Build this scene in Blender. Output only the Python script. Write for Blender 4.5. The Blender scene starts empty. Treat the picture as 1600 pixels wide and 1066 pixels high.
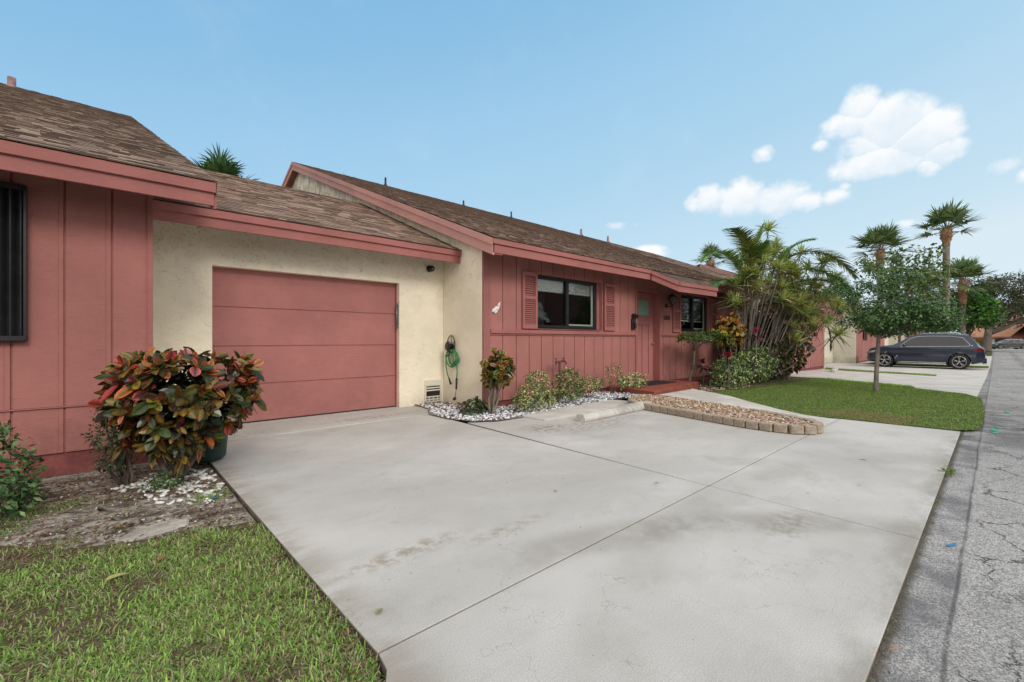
import bpy, bmesh, math, random
import numpy as np
from mathutils import Vector, Matrix
random.seed(11); rng = np.random.default_rng(7)
SC = bpy.context.scene; COL = SC.collection
PI = math.pi
R = math.radians

# ------------------------------------------------------------------ scene objects
def tag(o, label=None, cat=None, group=None, kind=None):
    if label: o['label'] = label
    if cat: o['category'] = cat
    if group: o['group'] = group
    if kind: o['kind'] = kind
    return o

def wloc(o):
    v = Vector((0, 0, 0))
    while o is not None:
        v += o.location; o = o.parent
    return v

def empty(name, loc=(0, 0, 0), label=None, cat=None, group=None, rotz=0):
    o = bpy.data.objects.new(name, None); COL.objects.link(o)
    o.empty_display_size = .2
    o.location = loc; o.rotation_euler = (0, 0, rotz)
    return tag(o, label, cat, group)

def link(name, me, mats, parent=None, loc=None):
    """vertices are in world coordinates; the object gets the origin of its thing"""
    if not isinstance(mats, (list, tuple)): mats = [mats]
    for m in mats: me.materials.append(m)
    o = bpy.data.objects.new(name, me); COL.objects.link(o)
    off = wloc(parent) if parent is not None else Vector(loc or (0, 0, 0))
    if off.length > 0: me.transform(Matrix.Translation(-off))
    if parent is not None: o.parent = parent
    else: o.location = off
    return o

def copy_tree(o, parent=None):
    c = o.copy(); COL.objects.link(c)
    if parent is not None: c.parent = parent
    for ch in [x for x in bpy.data.objects if x.parent == o]: copy_tree(ch, c)
    return c

class MB:
    def __init__(s): s.v = []; s.f = []; s.m = []; s.c = {}; s.sm = []
    def face(s, pts, m=0, col=None, smooth=False):
        i = len(s.v); s.v += [tuple(p) for p in pts]; s.f.append(tuple(range(i, i + len(pts)))); s.m.append(m); s.sm.append(smooth)
        if col is not None:
            for k in range(i, i + len(pts)): s.c[k] = col
    def box(s, x0, x1, y0, y1, z0, z1, m=0):
        i = len(s.v)
        s.v += [(x0, y0, z0), (x1, y0, z0), (x1, y1, z0), (x0, y1, z0), (x0, y0, z1), (x1, y0, z1), (x1, y1, z1), (x0, y1, z1)]
        for f in ((0, 3, 2, 1), (4, 5, 6, 7), (0, 1, 5, 4), (1, 2, 6, 5), (2, 3, 7, 6), (3, 0, 4, 7)):
            s.f.append(tuple(i + k for k in f)); s.m.append(m); s.sm.append(False)
    def obox(s, c, ax, ay, az, hx, hy, hz, m=0):
        c = Vector(c); ax = Vector(ax).normalized() * hx; ay = Vector(ay).normalized() * hy; az = Vector(az).normalized() * hz
        i = len(s.v)
        for sx, sy, sz in ((-1, -1, -1), (1, -1, -1), (1, 1, -1), (-1, 1, -1), (-1, -1, 1), (1, -1, 1), (1, 1, 1), (-1, 1, 1)):
            s.v.append(tuple(c + ax * sx + ay * sy + az * sz))
        for f in ((0, 3, 2, 1), (4, 5, 6, 7), (0, 1, 5, 4), (1, 2, 6, 5), (2, 3, 7, 6), (3, 0, 4, 7)):
            s.f.append(tuple(i + k for k in f)); s.m.append(m); s.sm.append(False)
    def prism(s, a, b, m=0):
        """a, b: matching closed outlines (lists of 3D points)"""
        n = len(a); i = len(s.v); s.v += [tuple(p) for p in a] + [tuple(p) for p in b]
        s.f.append(tuple(i + k for k in reversed(range(n)))); s.m.append(m); s.sm.append(False)
        s.f.append(tuple(i + n + k for k in range(n))); s.m.append(m); s.sm.append(False)
        for k in range(n):
            j = (k + 1) % n
            s.f.append((i + k, i + j, i + n + j, i + n + k)); s.m.append(m); s.sm.append(False)
    def tube(s, path, rad, n=8, m=0, cap=True, smooth=True):
        path = [Vector(p) for p in path]
        if not isinstance(rad, (list, tuple)): rad = [rad] * len(path)
        i0 = len(s.v); prev = None
        for k, p in enumerate(path):
            t = (path[min(k + 1, len(path) - 1)] - path[max(k - 1, 0)])
            if t.length < 1e-9: t = Vector((0, 0, 1))
            t.normalize()
            if prev is None:
                a = t.orthogonal().normalized()
            else:
                a = (prev - t * prev.dot(t)); a = a.normalized() if a.length > 1e-6 else t.orthogonal().normalized()
            prev = a; b = t.cross(a)
            for q in range(n):
                an = 2 * PI * q / n
                s.v.append(tuple(p + (a * math.cos(an) + b * math.sin(an)) * rad[k]))
        for k in range(len(path) - 1):
            for q in range(n):
                r = (q + 1) % n
                s.f.append((i0 + k * n + q, i0 + k * n + r, i0 + (k + 1) * n + r, i0 + (k + 1) * n + q)); s.m.append(m); s.sm.append(smooth)
        if cap:
            s.f.append(tuple(i0 + q for q in reversed(range(n)))); s.m.append(m); s.sm.append(False)
            e = i0 + (len(path) - 1) * n
            s.f.append(tuple(e + q for q in range(n))); s.m.append(m); s.sm.append(False)
    def lathe(s, prof, c, axis=(0, 0, 1), n=24, m=0, smooth=True, close=False):
        """prof: (radius, height) pairs along axis from c"""
        c = Vector(c); ax = Vector(axis).normalized(); a = ax.orthogonal().normalized(); b = ax.cross(a)
        i0 = len(s.v)
        for r, h in prof:
            for q in range(n):
                an = 2 * PI * q / n
                s.v.append(tuple(c + ax * h + (a * math.cos(an) + b * math.sin(an)) * max(r, 1e-4)))
        P = len(prof)
        for k in range(P - 1 + (1 if close else 0)):
            k2 = (k + 1) % P
            for q in range(n):
                r = (q + 1) % n
                s.f.append((i0 + k * n + q, i0 + k * n + r, i0 + k2 * n + r, i0 + k2 * n + q)); s.m.append(m); s.sm.append(smooth)
    def mesh(s, name):
        me = bpy.data.meshes.new(name)
        me.from_pydata(s.v, [], s.f)
        me.polygons.foreach_set('material_index', s.m)
        me.polygons.foreach_set('use_smooth', s.sm)
        if s.c:
            a = me.color_attributes.new('Col', 'FLOAT_COLOR', 'POINT')
            d = np.ones((len(s.v), 4), np.float32) * .5
            for k, c in s.c.items(): d[k, :3] = c
            a.data.foreach_set('color', d.ravel())
        me.update(); return me
    def build(s, name, mats, parent=None, loc=None, bevel=0, seg=1):
        o = link(name, s.mesh(name), mats, parent, loc)
        if bevel:
            b = o.modifiers.new('Bevel', 'BEVEL'); b.width = bevel; b.segments = seg; b.limit_method = 'ANGLE'; b.angle_limit = R(40)
        return o

def arrays(name, V, F, mat, parent=None, loc=None, col=None, smooth=False):
    me = bpy.data.meshes.new(name); V = np.asarray(V, np.float32); F = np.asarray(F, np.int32)
    me.vertices.add(len(V)); me.vertices.foreach_set('co', V.ravel())
    me.loops.add(F.size); me.loops.foreach_set('vertex_index', F.ravel())
    me.polygons.add(len(F)); k = F.shape[1]
    me.polygons.foreach_set('loop_start', np.arange(0, F.size, k, dtype=np.int32))
    me.polygons.foreach_set('use_smooth', np.full(len(F), smooth))
    me.update(calc_edges=True)
    if col is not None:
        a = me.color_attributes.new('Col', 'FLOAT_COLOR', 'POINT')
        d = np.ones((len(V), 4), np.float32); d[:, :3] = col; a.data.foreach_set('color', d.ravel())
    return link(name, me, mat, parent, loc)

# ------------------------------------------------------------------ materials
def newmat(name):
    m = bpy.data.materials.new(name); m.use_nodes = True
    nt = m.node_tree; nt.nodes.clear(); return m, nt
class N:
    """small node-graph helper"""
    def __init__(s, nt): s.nt = nt
    def n(s, t, **k):
        o = s.nt.nodes.new(t)
        for a, b in k.items(): setattr(o, a, b)
        return o
    def put(s, sock, v):
        if isinstance(v, bpy.types.NodeSocket): s.nt.links.new(v, sock)
        elif isinstance(v, (tuple, list)) and len(v) == 3 and sock.type == 'RGBA': sock.default_value = (*v, 1)
        else: sock.default_value = v
    def math(s, op, a, b=None, c=None, clamp=False):
        o = s.n('ShaderNodeMath', operation=op, use_clamp=clamp)
        s.put(o.inputs[0], a)
        if b is not None: s.put(o.inputs[1], b)
        if c is not None: s.put(o.inputs[2], c)
        return o.outputs[0]
    def mix(s, f, a, b, mode='MIX'):
        o = s.n('ShaderNodeMix', data_type='RGBA', blend_type=mode, clamp_factor=True)
        s.put(o.inputs[0], f); s.put(o.inputs[6], a); s.put(o.inputs[7], b); return o.outputs[2]
    def ss(s, x, a, b, lo=0., hi=1.):
        o = s.n('ShaderNodeMapRange', interpolation_type='SMOOTHSTEP')
        s.put(o.inputs[0], x); s.put(o.inputs[1], a); s.put(o.inputs[2], b); s.put(o.inputs[3], lo); s.put(o.inputs[4], hi); return o.outputs[0]
    def coord(s, which='Object', scale=(1, 1, 1), rot=(0, 0, 0)):
        t = s.n('ShaderNodeTexCoord'); m = s.n('ShaderNodeMapping')
        s.nt.links.new(t.outputs[which], m.inputs[0]); m.inputs['Scale'].default_value = scale; m.inputs['Rotation'].default_value = rot
        return m.outputs[0]
    def noise(s, vec, scale, detail=4, rough=.55, dist=0, out=0):
        o = s.n('ShaderNodeTexNoise'); s.put(o.inputs['Vector'], vec)
        o.inputs['Scale'].default_value = scale; o.inputs['Detail'].default_value = detail; o.inputs['Roughness'].default_value = rough; o.inputs['Distortion'].default_value = dist
        return o.outputs[out]
    def vor(s, vec, scale, feat='F1', out=0, rnd=1.):
        o = s.n('ShaderNodeTexVoronoi', feature=feat); s.put(o.inputs['Vector'], vec); o.inputs['Scale'].default_value = scale
        o.inputs['Randomness'].default_value = rnd
        return o.outputs[out]
    def bump(s, h, st=.3, dist=.01, nrm=None):
        o = s.n('ShaderNodeBump'); s.put(o.inputs['Height'], h); o.inputs['Strength'].default_value = st; o.inputs['Distance'].default_value = dist
        if nrm is not None: s.put(o.inputs['Normal'], nrm)
        return o.outputs[0]
    def pos(s):
        g = s.n('ShaderNodeNewGeometry'); x = s.n('ShaderNodeSeparateXYZ'); s.nt.links.new(g.outputs['Position'], x.inputs[0]); return g.outputs['Position'], x.outputs
    def out(s, col, rough=.6, nrm=None, metal=0., spec=.4, extra=None):
        p = s.n('ShaderNodeBsdfPrincipled'); o = s.n('ShaderNodeOutputMaterial')
        s.put(p.inputs['Base Color'], col); s.put(p.inputs['Roughness'], rough); s.put(p.inputs['Metallic'], metal); s.put(p.inputs['Specular IOR Level'], spec)
        if nrm is not None: s.put(p.inputs['Normal'], nrm)
        for k, v in (extra or {}).items(): s.put(p.inputs[k], v)
        s.nt.links.new(p.outputs[0], o.inputs[0]); return p

def simple(name, col, rough=.6, var=.12, scale=3, bump=.15, bscale=60, bd=.003, metal=0, spec=.4, stretch=(1, 1, 1), grime=0, extra=None):
    m, nt = newmat(name); g = N(nt)
    c = g.coord('Object', stretch)
    a = g.noise(c, scale, 5, .6)
    base = g.mix(g.ss(a, .3, .7), tuple(x * (1 - var) for x in col), tuple(min(1, x * (1 + var)) for x in col))
    fine = g.noise(c, bscale, 3, .6)
    base = g.mix(.35, base, g.mix(g.ss(fine, .35, .65), (.35, .35, .35), (.65, .65, .65)), 'OVERLAY')
    if grime:
        d = g.noise(g.coord('Object'), 1.3, 6, .7)
        base = g.mix(g.ss(d, .5, .75, 0, grime), base, (.03, .027, .022))
    nr = g.bump(fine, bump, bd) if bump else None
    g.out(base, rough, nr, metal, spec, extra); return m

def leafmat(name, rough=.42, trans=.2, spec=.4):
    m, nt = newmat(name); g = N(nt)
    at = g.n('ShaderNodeAttribute', attribute_name='Col')
    nz = g.noise(g.coord('Object'), 40, 3, .6)
    col = g.mix(.5, at.outputs['Color'], g.mix(g.ss(nz, .3, .7), (.3, .3, .3), (.7, .7, .7)), 'OVERLAY')
    p = g.n('ShaderNodeBsdfPrincipled'); g.put(p.inputs['Base Color'], col); p.inputs['Roughness'].default_value = rough; p.inputs['Specular IOR Level'].default_value = spec
    t = g.n('ShaderNodeBsdfTranslucent'); g.put(t.inputs['Color'], g.mix(1., col, (1., .95, .5), 'MULTIPLY'))
    x = g.n('ShaderNodeMixShader'); x.inputs[0].default_value = trans
    nt.links.new(p.outputs[0], x.inputs[1]); nt.links.new(t.outputs[0], x.inputs[2])
    o = g.n('ShaderNodeOutputMaterial'); nt.links.new(x.outputs[0], o.inputs[0]); return m

def siding(name, col, horiz=True, grime=.42):
    """painted rough-sawn plywood: fine grain, faint water marks, dust low down"""
    m, nt = newmat(name); g = N(nt)
    st = (1.2, 1.2, 26) if horiz else (26, 26, 1.2)
    gr = g.noise(g.coord('Object', st), 5, 5, .65)
    fine = g.noise(g.coord('Object', tuple(x * 2.2 for x in st)), 9, 3, .6)
    big = g.noise(g.coord('Object'), .9, 5, .6)
    base = g.mix(g.ss(big, .3, .7), tuple(x * .86 for x in col), tuple(x * 1.1 for x in col))
    base = g.mix(g.ss(gr, .48, .72, 0, .42), base, tuple(x * .62 for x in col))
    base = g.mix(g.ss(fine, .55, .72, 0, .4), base, tuple(min(1, x * 1.35 + .02) for x in col))
    p, xyz = g.pos()
    low = g.ss(xyz[2], .9, 0., 0, 1); dn = g.noise(g.coord('Object'), 4, 5, .65)
    base = g.mix(g.math('MULTIPLY', g.math('MULTIPLY', low, g.ss(dn, .35, .7)), grime), base, (.09, .06, .05))
    sp = g.vor(g.coord('Object'), 9, 'F1')
    base = g.mix(g.math('MULTIPLY', g.ss(sp, .035, .02), .6), base, (.04, .02, .02))
    h = g.math('ADD', g.math('MULTIPLY', gr, .7), g.math('MULTIPLY', fine, .5))
    g.out(base, .72, g.bump(h, .7, .006), 0, .25); return m

def stucco(name, col, dirt=1.0):
    m, nt = newmat(name); g = N(nt); c = g.coord('Object')
    big = g.noise(c, 1.1, 4, .6)
    a = g.noise(g.coord('Object', (1, 1, 1.6)), 6, 6, .62, 1.4)
    line = g.math('ABSOLUTE', g.math('SUBTRACT', g.noise(g.coord('Object', (1, 1, 2.)), 4.2, 2, .5, 1.2), .5))
    line2 = g.math('ABSOLUTE', g.math('SUBTRACT', g.noise(g.coord('Object', (1.5, 1.5, 1.2)), 7, 3, .6, 1.0), .47))
    msk = g.noise(c, 2.3, 4, .6)
    worm = g.math('MULTIPLY', g.ss(line, .026, .003), g.ss(msk, .5, .66))
    worm2 = g.math('MULTIPLY', g.ss(line2, .02, .003), g.ss(msk, .58, .46))
    w = g.math('MAXIMUM', worm, g.math('MULTIPLY', worm2, .7))
    p, xyz = g.pos()
    hi = g.ss(xyz[2], 1.6, 2.8, .13, 1.)
    base = g.mix(g.ss(big, .3, .7), tuple(x * .9 for x in col), tuple(min(1, x * 1.05) for x in col))
    base = g.mix(g.math('MULTIPLY', g.math('MULTIPLY', w, hi), .5 * dirt), base, (.10, .07, .04))
    grim = g.noise(c, 1.6, 6, .72)
    base = g.mix(g.math('MULTIPLY', g.ss(grim, .45, .75, 0, .34 * dirt), g.ss(xyz[2], 2.1, 2.9, .08, 1.)), base, (.42, .33, .2))
    up = g.noise(g.coord('Object', (1, 1, .7)), 5, 5, .7)
    base = g.mix(g.math('MULTIPLY', g.ss(xyz[2], 3.1, 4.2, 0, .55), g.ss(up, .4, .62)), base, (.26, .225, .17))
    base = g.mix(g.math('MULTIPLY', g.ss(xyz[2], .25, 0., 0, .35), g.ss(grim, .3, .6)), base, (.2, .17, .13))
    h = g.math('SUBTRACT', g.math('MULTIPLY', a, .9), g.math('MULTIPLY', w, .5))
    fine = g.noise(c, 80, 3, .6)
    h = g.math('ADD', h, g.math('MULTIPLY', fine, .12))
    g.out(base, .85, g.bump(h, .6, .012), 0, .2); return m

def shingle_mat(name):
    m, nt = newmat(name); g = N(nt)
    at = g.n('ShaderNodeAttribute', attribute_name='Col')
    c = g.coord('Object'); f = g.noise(c, 170, 3, .7); f2 = g.vor(c, 230, 'F1', 1)
    col = g.mix(.5, at.outputs['Color'], g.mix(g.ss(f, .3, .7), (.22, .22, .22), (.78, .78, .78)), 'OVERLAY')
    col = g.mix(.25, col, g.mix(1., f2, (.28, .22, .19), 'MULTIPLY'))
    big = g.noise(g.coord('Object', (1, .5, .5)), .6, 5, .65)
    col = g.mix(g.ss(big, .4, .75, 0, .4), col, (.035, .03, .026))
    g.out(col, .9, g.bump(f, .6, .004), 0, .15); return m

RED = (.385, .157, .140)
M = {}
M['siding'] = siding('red_siding', RED, True)
M['siding_v'] = siding('red_board_siding', (.40, .168, .149), False)
M['redtrim'] = siding('red_trim', (.365, .142, .130), True, .05)
M['redlit'] = siding('sunlit_tone_red_trim', (.50, .265, .235), True, .05)  # lighter copy of the trim red: sunlit tone put into the colour
M['redcorner'] = siding('corner_board_red', (.33, .135, .125), False, .1)
M['redfound'] = simple('red_foundation', (.20, .058, .055), .8, .25, 5, .5, 30, .01, grime=.5)
M['gdoor'] = siding('garage_door_paint', (.41, .17, .157), True, .2)
M['stucco'] = stucco('cream_stucco', (.88, .81, .655))
M['stucco_plain'] = stucco('pale_cream_stucco', (.68, .65, .55), .35)
M['shingle'] = shingle_mat('shingles')
M['deck'] = simple('roof_underlay', (.16, .07, .06), .9, .2)
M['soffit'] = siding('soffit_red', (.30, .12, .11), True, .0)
M['bronze'] = simple('dark_bronze_metal', (.022, .023, .024), .38, .2, 5, .05, metal=.3)
M['black'] = simple('black_metal', (.018, .018, .02), .4, .2, 5, .08)
M['louver'] = simple('black_shutter_metal', (.04, .042, .048), .35, .2, 4, .05, metal=.4)
M['iron'] = simple('rusty_red_iron', (.11, .045, .04), .6, .4, 20, .3)
M['steel'] = simple('galvanised_steel', (.3, .3, .3), .4, .2, 12, .1, metal=.8)
M['white'] = simple('white_paint', (.75, .75, .73), .5, .06, 4, .1)
M['blind'] = simple('white_blind', (.8, .8, .76), .5, .05, 4, .05)
M['curtain'] = simple('interior_curtain', (.25, .24, .21), .8, .2, 4, .2, stretch=(9, 1, 1))
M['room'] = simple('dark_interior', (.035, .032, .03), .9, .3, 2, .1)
M['pipe_pink'] = simple('painted_pipe', (.26, .15, .15), .6, .25, 10, .2)
M['rubber'] = simple('rubber_mat', (.02, .02, .021), .8, .3, 30, .6, 90, .006)
M['redstep'] = simple('red_painted_concrete', (.27, .075, .05), .65, .22, 6, .3, 50, .003, grime=.25)
M['hose'] = simple('green_hose', (.03, .21, .07), .35, .15, 20, .1)
M['bin'] = simple('green_bin_plastic', (.02, .05, .042), .45, .15, 5, .1)
M['bark'] = simple('bark', (.12, .095, .075), .85, .35, 9, .9, 28, .02, stretch=(1, 1, .35))
M['bark_grey'] = simple('grey_bark', (.2, .175, .15), .85, .3, 9, .8, 34, .012, stretch=(1, 1, .5))
M['palmbark'] = simple('palm_bark', (.24, .205, .175), .9, .3, 3, .8, 12, .03, stretch=(1, 1, 3))
M['boots'] = simple('palm_boots', (.32, .18, .105), .85, .4, 6, .9, 16, .04)
M['leaf'] = leafmat('leaf'); M['leafgloss'] = leafmat('glossy_leaf', .28, .14, .5); M['grass'] = leafmat('grass_blades', .6, .3, .2)
M['fence'] = simple('weathered_wood', (.13, .12, .105), .9, .3, 6, .6, 30, .006, stretch=(6, 6, .6))
M['pebble'] = leafmat('pebble_stone', .7, 0, .3)
M['slab'] = simple('dirty_slab', (.36, .335, .295), .9, .3, 7, .8, 40, .01, grime=.6)
M['curb'] = simple('curb_concrete', (.50, .485, .45), .85, .22, 5, .7, 60, .006, grime=.35)
M['block'] = simple('edging_block_stone', (.38, .315, .245), .9, .35, 4, .9, 45, .01, grime=.45)
M['asphalt_far'] = simple('old_asphalt', (.2, .195, .19), .9, .15)
M['green_mark'] = simple('green_marking_paint', (.05, .34, .2), .7, .3)
M['blue_plastic'] = simple('blue_plastic', (.02, .2, .4), .4, .2)

def glass_mat(name, tint=(.75, .8, .78), refl=.5):
    m, nt = newmat(name); g = N(nt)
    t = g.n('ShaderNodeBsdfTransparent'); t.inputs[0].default_value = (*tint, 1)
    gl = g.n('ShaderNodeBsdfGlossy'); gl.inputs['Roughness'].default_value = .015; gl.inputs[0].default_value = (.9, .92, .93, 1)
    f = g.n('ShaderNodeFresnel'); f.inputs[0].default_value = 1.7
    nz = g.bump(g.noise(g.coord('Object'), .9, 2, .5), .05, .02); g.put(gl.inputs['Normal'], nz)
    x = g.n('ShaderNodeMixShader'); g.put(x.inputs[0], g.math('MULTIPLY', f.outputs[0], refl * 2, clamp=True))
    nt.links.new(t.outputs[0], x.inputs[1]); nt.links.new(gl.outputs[0], x.inputs[2])
    o = g.n('ShaderNodeOutputMaterial'); nt.links.new(x.outputs[0], o.inputs[0]); return m
M['glass'] = glass_mat('window_glass', (.86, .9, .88), .42)
m, nt = newmat('frosted_green_glass'); g = N(nt)
nz = g.vor(g.coord('Object'), 40, 'F1')
g.out(g.mix(g.ss(nz, .1, .6), (.14, .27, .22), (.22, .36, .3)), .25, g.bump(nz, .4, .004), 0, .5); M['frost'] = m
m, nt = newmat('lamp_glass'); g = N(nt); g.out((.4, .42, .42), .1, None, 0, .5, {'Transmission Weight': .8}); M['lampglass'] = m

# concrete paving
def concrete_mat():
    m, nt = newmat('driveway_concrete'); g = N(nt); c = g.coord('Object'); p, X = g.pos()
    big = g.noise(c, .55, 6, .62); mid = g.noise(g.coord('Object', (1, 1.8, 1)), 2.2, 6, .65); fine = g.noise(c, 190, 3, .65)
    base = g.mix(g.ss(big, .3, .7), (.43, .418, .398), (.56, .547, .525))
    base = g.mix(g.ss(mid, .47, .75, 0, .3), base, (.33, .32, .3))
    base = g.mix(.55, base, g.mix(g.ss(fine, .3, .7), (.33, .33, .33), (.67, .67, .67)), 'OVERLAY')
    # dark specks
    v = g.vor(g.coord('Object'), 16, 'F1'); vm = g.noise(c, 1.6, 4, .6)
    base = g.mix(g.math('MULTIPLY', g.ss(v, .06, .02), g.ss(vm, .52, .7, 0, .3)), base, (.13, .115, .09))
    v2 = g.vor(g.coord('Object'), 2.1, 'F1')
    base = g.mix(g.ss(v2, .035, .02, 0, .5), base, (.15, .14, .12))
    v3 = g.noise(c, 260, 2, .6); base = g.mix(g.ss(v3, .62, .72, 0, .4), base, (.22, .21, .2))
    v4 = g.vor(c, 7.3, 'F1'); base = g.mix(g.ss(v4, .03, .015, 0, .6), base, (.1, .09, .08))
    # curved tyre scrubs: rings round fixed points of the drive
    def ring(cx, cy, r, w, s, lo):
        nonlocal base
        dx = g.math('SUBTRACT', X[0], cx); dy = g.math('SUBTRACT', X[1], cy)
        d = g.math('SQRT', g.math('ADD', g.math('MULTIPLY', dx, dx), g.math('MULTIPLY', dy, dy)))
        d = g.math('ADD', d, g.math('MULTIPLY', g.math('SUBTRACT', mid, .5), .12))
        k = g.ss(g.math('ABSOLUTE', g.math('SUBTRACT', d, r)), w, w * .2)
        k = g.math('MULTIPLY', k, g.ss(g.noise(c, 1.1, 5, .65), lo, lo + .22, 0, s))
        base = g.mix(k, base, (.17, .15, .12))
    ring(1.2, -1.2, 3.0, .26, .42, .40); ring(1.2, -1.2, 4.5, .25, .2, .42); ring(3.4, -3.0, 4.45, .26, .26, .38); ring(9.2, 7.2, 4.6, .3, .16, .42); ring(0.2, 9.5, 5.6, .3, .22, .4); ring(6, 9, 7.2, .28, .16, .4)
    br = g.noise(g.coord('Object', (3, 160, 3)), 1.0, 3, .6); base = g.mix(g.ss(br, .5, .75, 0, .12), base, (.3, .29, .27))
    hc = g.math('ABSOLUTE', g.math('SUBTRACT', g.noise(c, .9, 5, .6), .5)); base = g.mix(g.math('MULTIPLY', g.ss(hc, .0016, .0004), .35), base, (.2, .19, .17))
    # sand and dirt spots
    def spot(cx, cy, rx, ry, s, colr):
        nonlocal base
        dx = g.math('DIVIDE', g.math('SUBTRACT', X[0], cx), rx); dy = g.math('DIVIDE', g.math('SUBTRACT', X[1], cy), ry)
        d = g.math('SQRT', g.math('ADD', g.math('MULTIPLY', dx, dx), g.math('MULTIPLY', dy, dy)))
        k = g.math('MULTIPLY', g.ss(d, 1., .2), g.ss(g.noise(c, 14, 5, .7), .42, .6, 0, s)); base = g.mix(k, base, colr)
    spot(1.25, 2.25, .6, .13, .6, (.24, .185, .12)); spot(1.9, 2.1, .5, .1, .45, (.24, .2, .14)); spot(5.6, .9, .05, .04, .9, (.1, .09, .08)); spot(4.6, .75, .07, .05, .7, (.14, .13, .11)); spot(1.0, 6.4, 1.2, .35, .5, (.25, .23, .2)); spot(5.2, 3.9, 1.6, .5, .6, (.2, .19, .165))
    spot(4.4, 4.2, .5, .35, .7, (.2, .16, .11)); spot(3.0, 6.5, 1.3, .25, .5, (.22, .19, .15)); spot(3.3, .9, .5, .2, .45, (.2, .17, .13)); spot(6.2, 2.6, 1.5, .8, .14, (.25, .24, .2))
    base = g.mix(g.ss(X[2], -.003, -.012), base, (.07, .06, .05))
    # grimy border along lawn side
    base = g.mix(g.math('MULTIPLY', g.ss(X[0], .98, .74), g.ss(mid, .35, .6, 0, .6)), base, (.26, .225, .17))
    base = g.mix(g.math('MULTIPLY', g.ss(X[1], .5, .3), g.ss(mid, .35, .6, 0, .55)), base, (.24, .22, .18))
    g.out(base, .9, g.bump(g.noise(c, 240, 3, .6), .16, .002), 0, .15); return m
M['concrete'] = concrete_mat()
M['concrete_far'] = simple('pale_concrete', (.54, .52, .485), .88, .14, 1.2, .2, 50, .003)
M['walkc'] = simple('walkway_concrete', (.53, .51, .475), .88, .14, 1.8, .35, 70, .003, grime=.12)

def asphalt_mat():
    m, nt = newmat('worn_asphalt'); g = N(nt); p, X = g.pos()
    v = g.vor(p, 190, 'F1', 1); sp = g.n('ShaderNodeSeparateColor'); nt.links.new(v, sp.inputs[0]); rv = sp.outputs[0]
    v2 = g.vor(p, 85, 'F1', 1); sp2 = g.n('ShaderNodeSeparateColor'); nt.links.new(v2, sp2.inputs[0])
    base = g.mix(g.math('POWER', rv, 1.4), (.17, .167, .166), (.62, .605, .59))
    base = g.mix(g.ss(sp2.outputs[1], .8, .95, 0, .5), base, (.5, .47, .44))
    big = g.noise(p, .6, 6, .65); mid = g.noise(p, 2.6, 6, .65)
    base = g.mix(g.ss(big, .45, .7, 0, .4), base, (.14, .137, .135))
    # seam and tyre strips along the road
    wob = g.math('ADD', X[1], g.math('MULTIPLY', g.math('SUBTRACT', g.noise(p, .9, 3, .5), .5), .05))
    seam = g.ss(g.math('ABSOLUTE', g.math('SUBTRACT', wob, .128)), .012, .003)
    base = g.mix(g.math('MULTIPLY', seam, g.ss(mid, .3, .6, .3, .75)), base, (.06, .06, .06))
    strip = g.math('MULTIPLY', g.ss(wob, .09, .15), g.ss(wob, .33, .24))
    base = g.mix(g.math('MULTIPLY', strip, g.ss(mid, .38, .62, .02, .62)), base, (.085, .086, .098))
    base = g.mix(g.math('MULTIPLY', g.math('MULTIPLY', g.ss(X[0], 6.2, 8.2), g.ss(X[0], 15., 10.)), g.ss(mid, .3, .6, .1, .6)), base, (.05, .05, .055))
    for y0 in (-1.2, -2.9, -4.3):
        k = g.ss(g.math('ABSOLUTE', g.math('SUBTRACT', wob, y0)), .35, .05); base = g.mix(g.math('MULTIPLY', k, g.ss(mid, .3, .65, .0, .5)), base, (.07, .07, .072))
    # cracks: warped cell borders, only in patches
    wp = g.n('ShaderNodeVectorMath', operation='MULTIPLY_ADD'); ncol = g.noise(p, 5, 5, .7, 0, 1)
    g.put(wp.inputs[0], ncol); wp.inputs[1].default_value = (.28, .28, .28); g.put(wp.inputs[2], p)
    cr = g.vor(wp.outputs[0], 1.6, 'DISTANCE_TO_EDGE'); cr2 = g.vor(wp.outputs[0], 4.5, 'DISTANCE_TO_EDGE')
    mk = g.noise(p, .8, 3, .5); lane = g.ss(X[1], .14, .04)
    k = g.math('MULTIPLY', g.math('MULTIPLY', g.ss(cr, .016, .003), g.ss(mk, .38, .52)), g.math('MULTIPLY', lane, g.ss(mid, .3, .5)))
    k2 = g.math('MULTIPLY', g.math('MULTIPLY', g.ss(cr2, .022, .006), g.ss(mk, .55, .62)), lane)
    k = g.math('MAXIMUM', k, k2)
    base = g.mix(g.math('MULTIPLY', k, .9), base, (.02, .018, .016))
    edge = g.ss(g.math('ADD', X[1], g.math('MULTIPLY', mid, .06)), .285, .33)
    base = g.mix(g.math('MULTIPLY', edge, .8), base, (.055, .045, .028))
    h = g.math('SUBTRACT', rv, g.math('MULTIPLY', k, 2.5))
    g.out(base, .9, g.bump(h, .5, .004), 0, .25); return m
M['asphalt'] = asphalt_mat()

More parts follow.
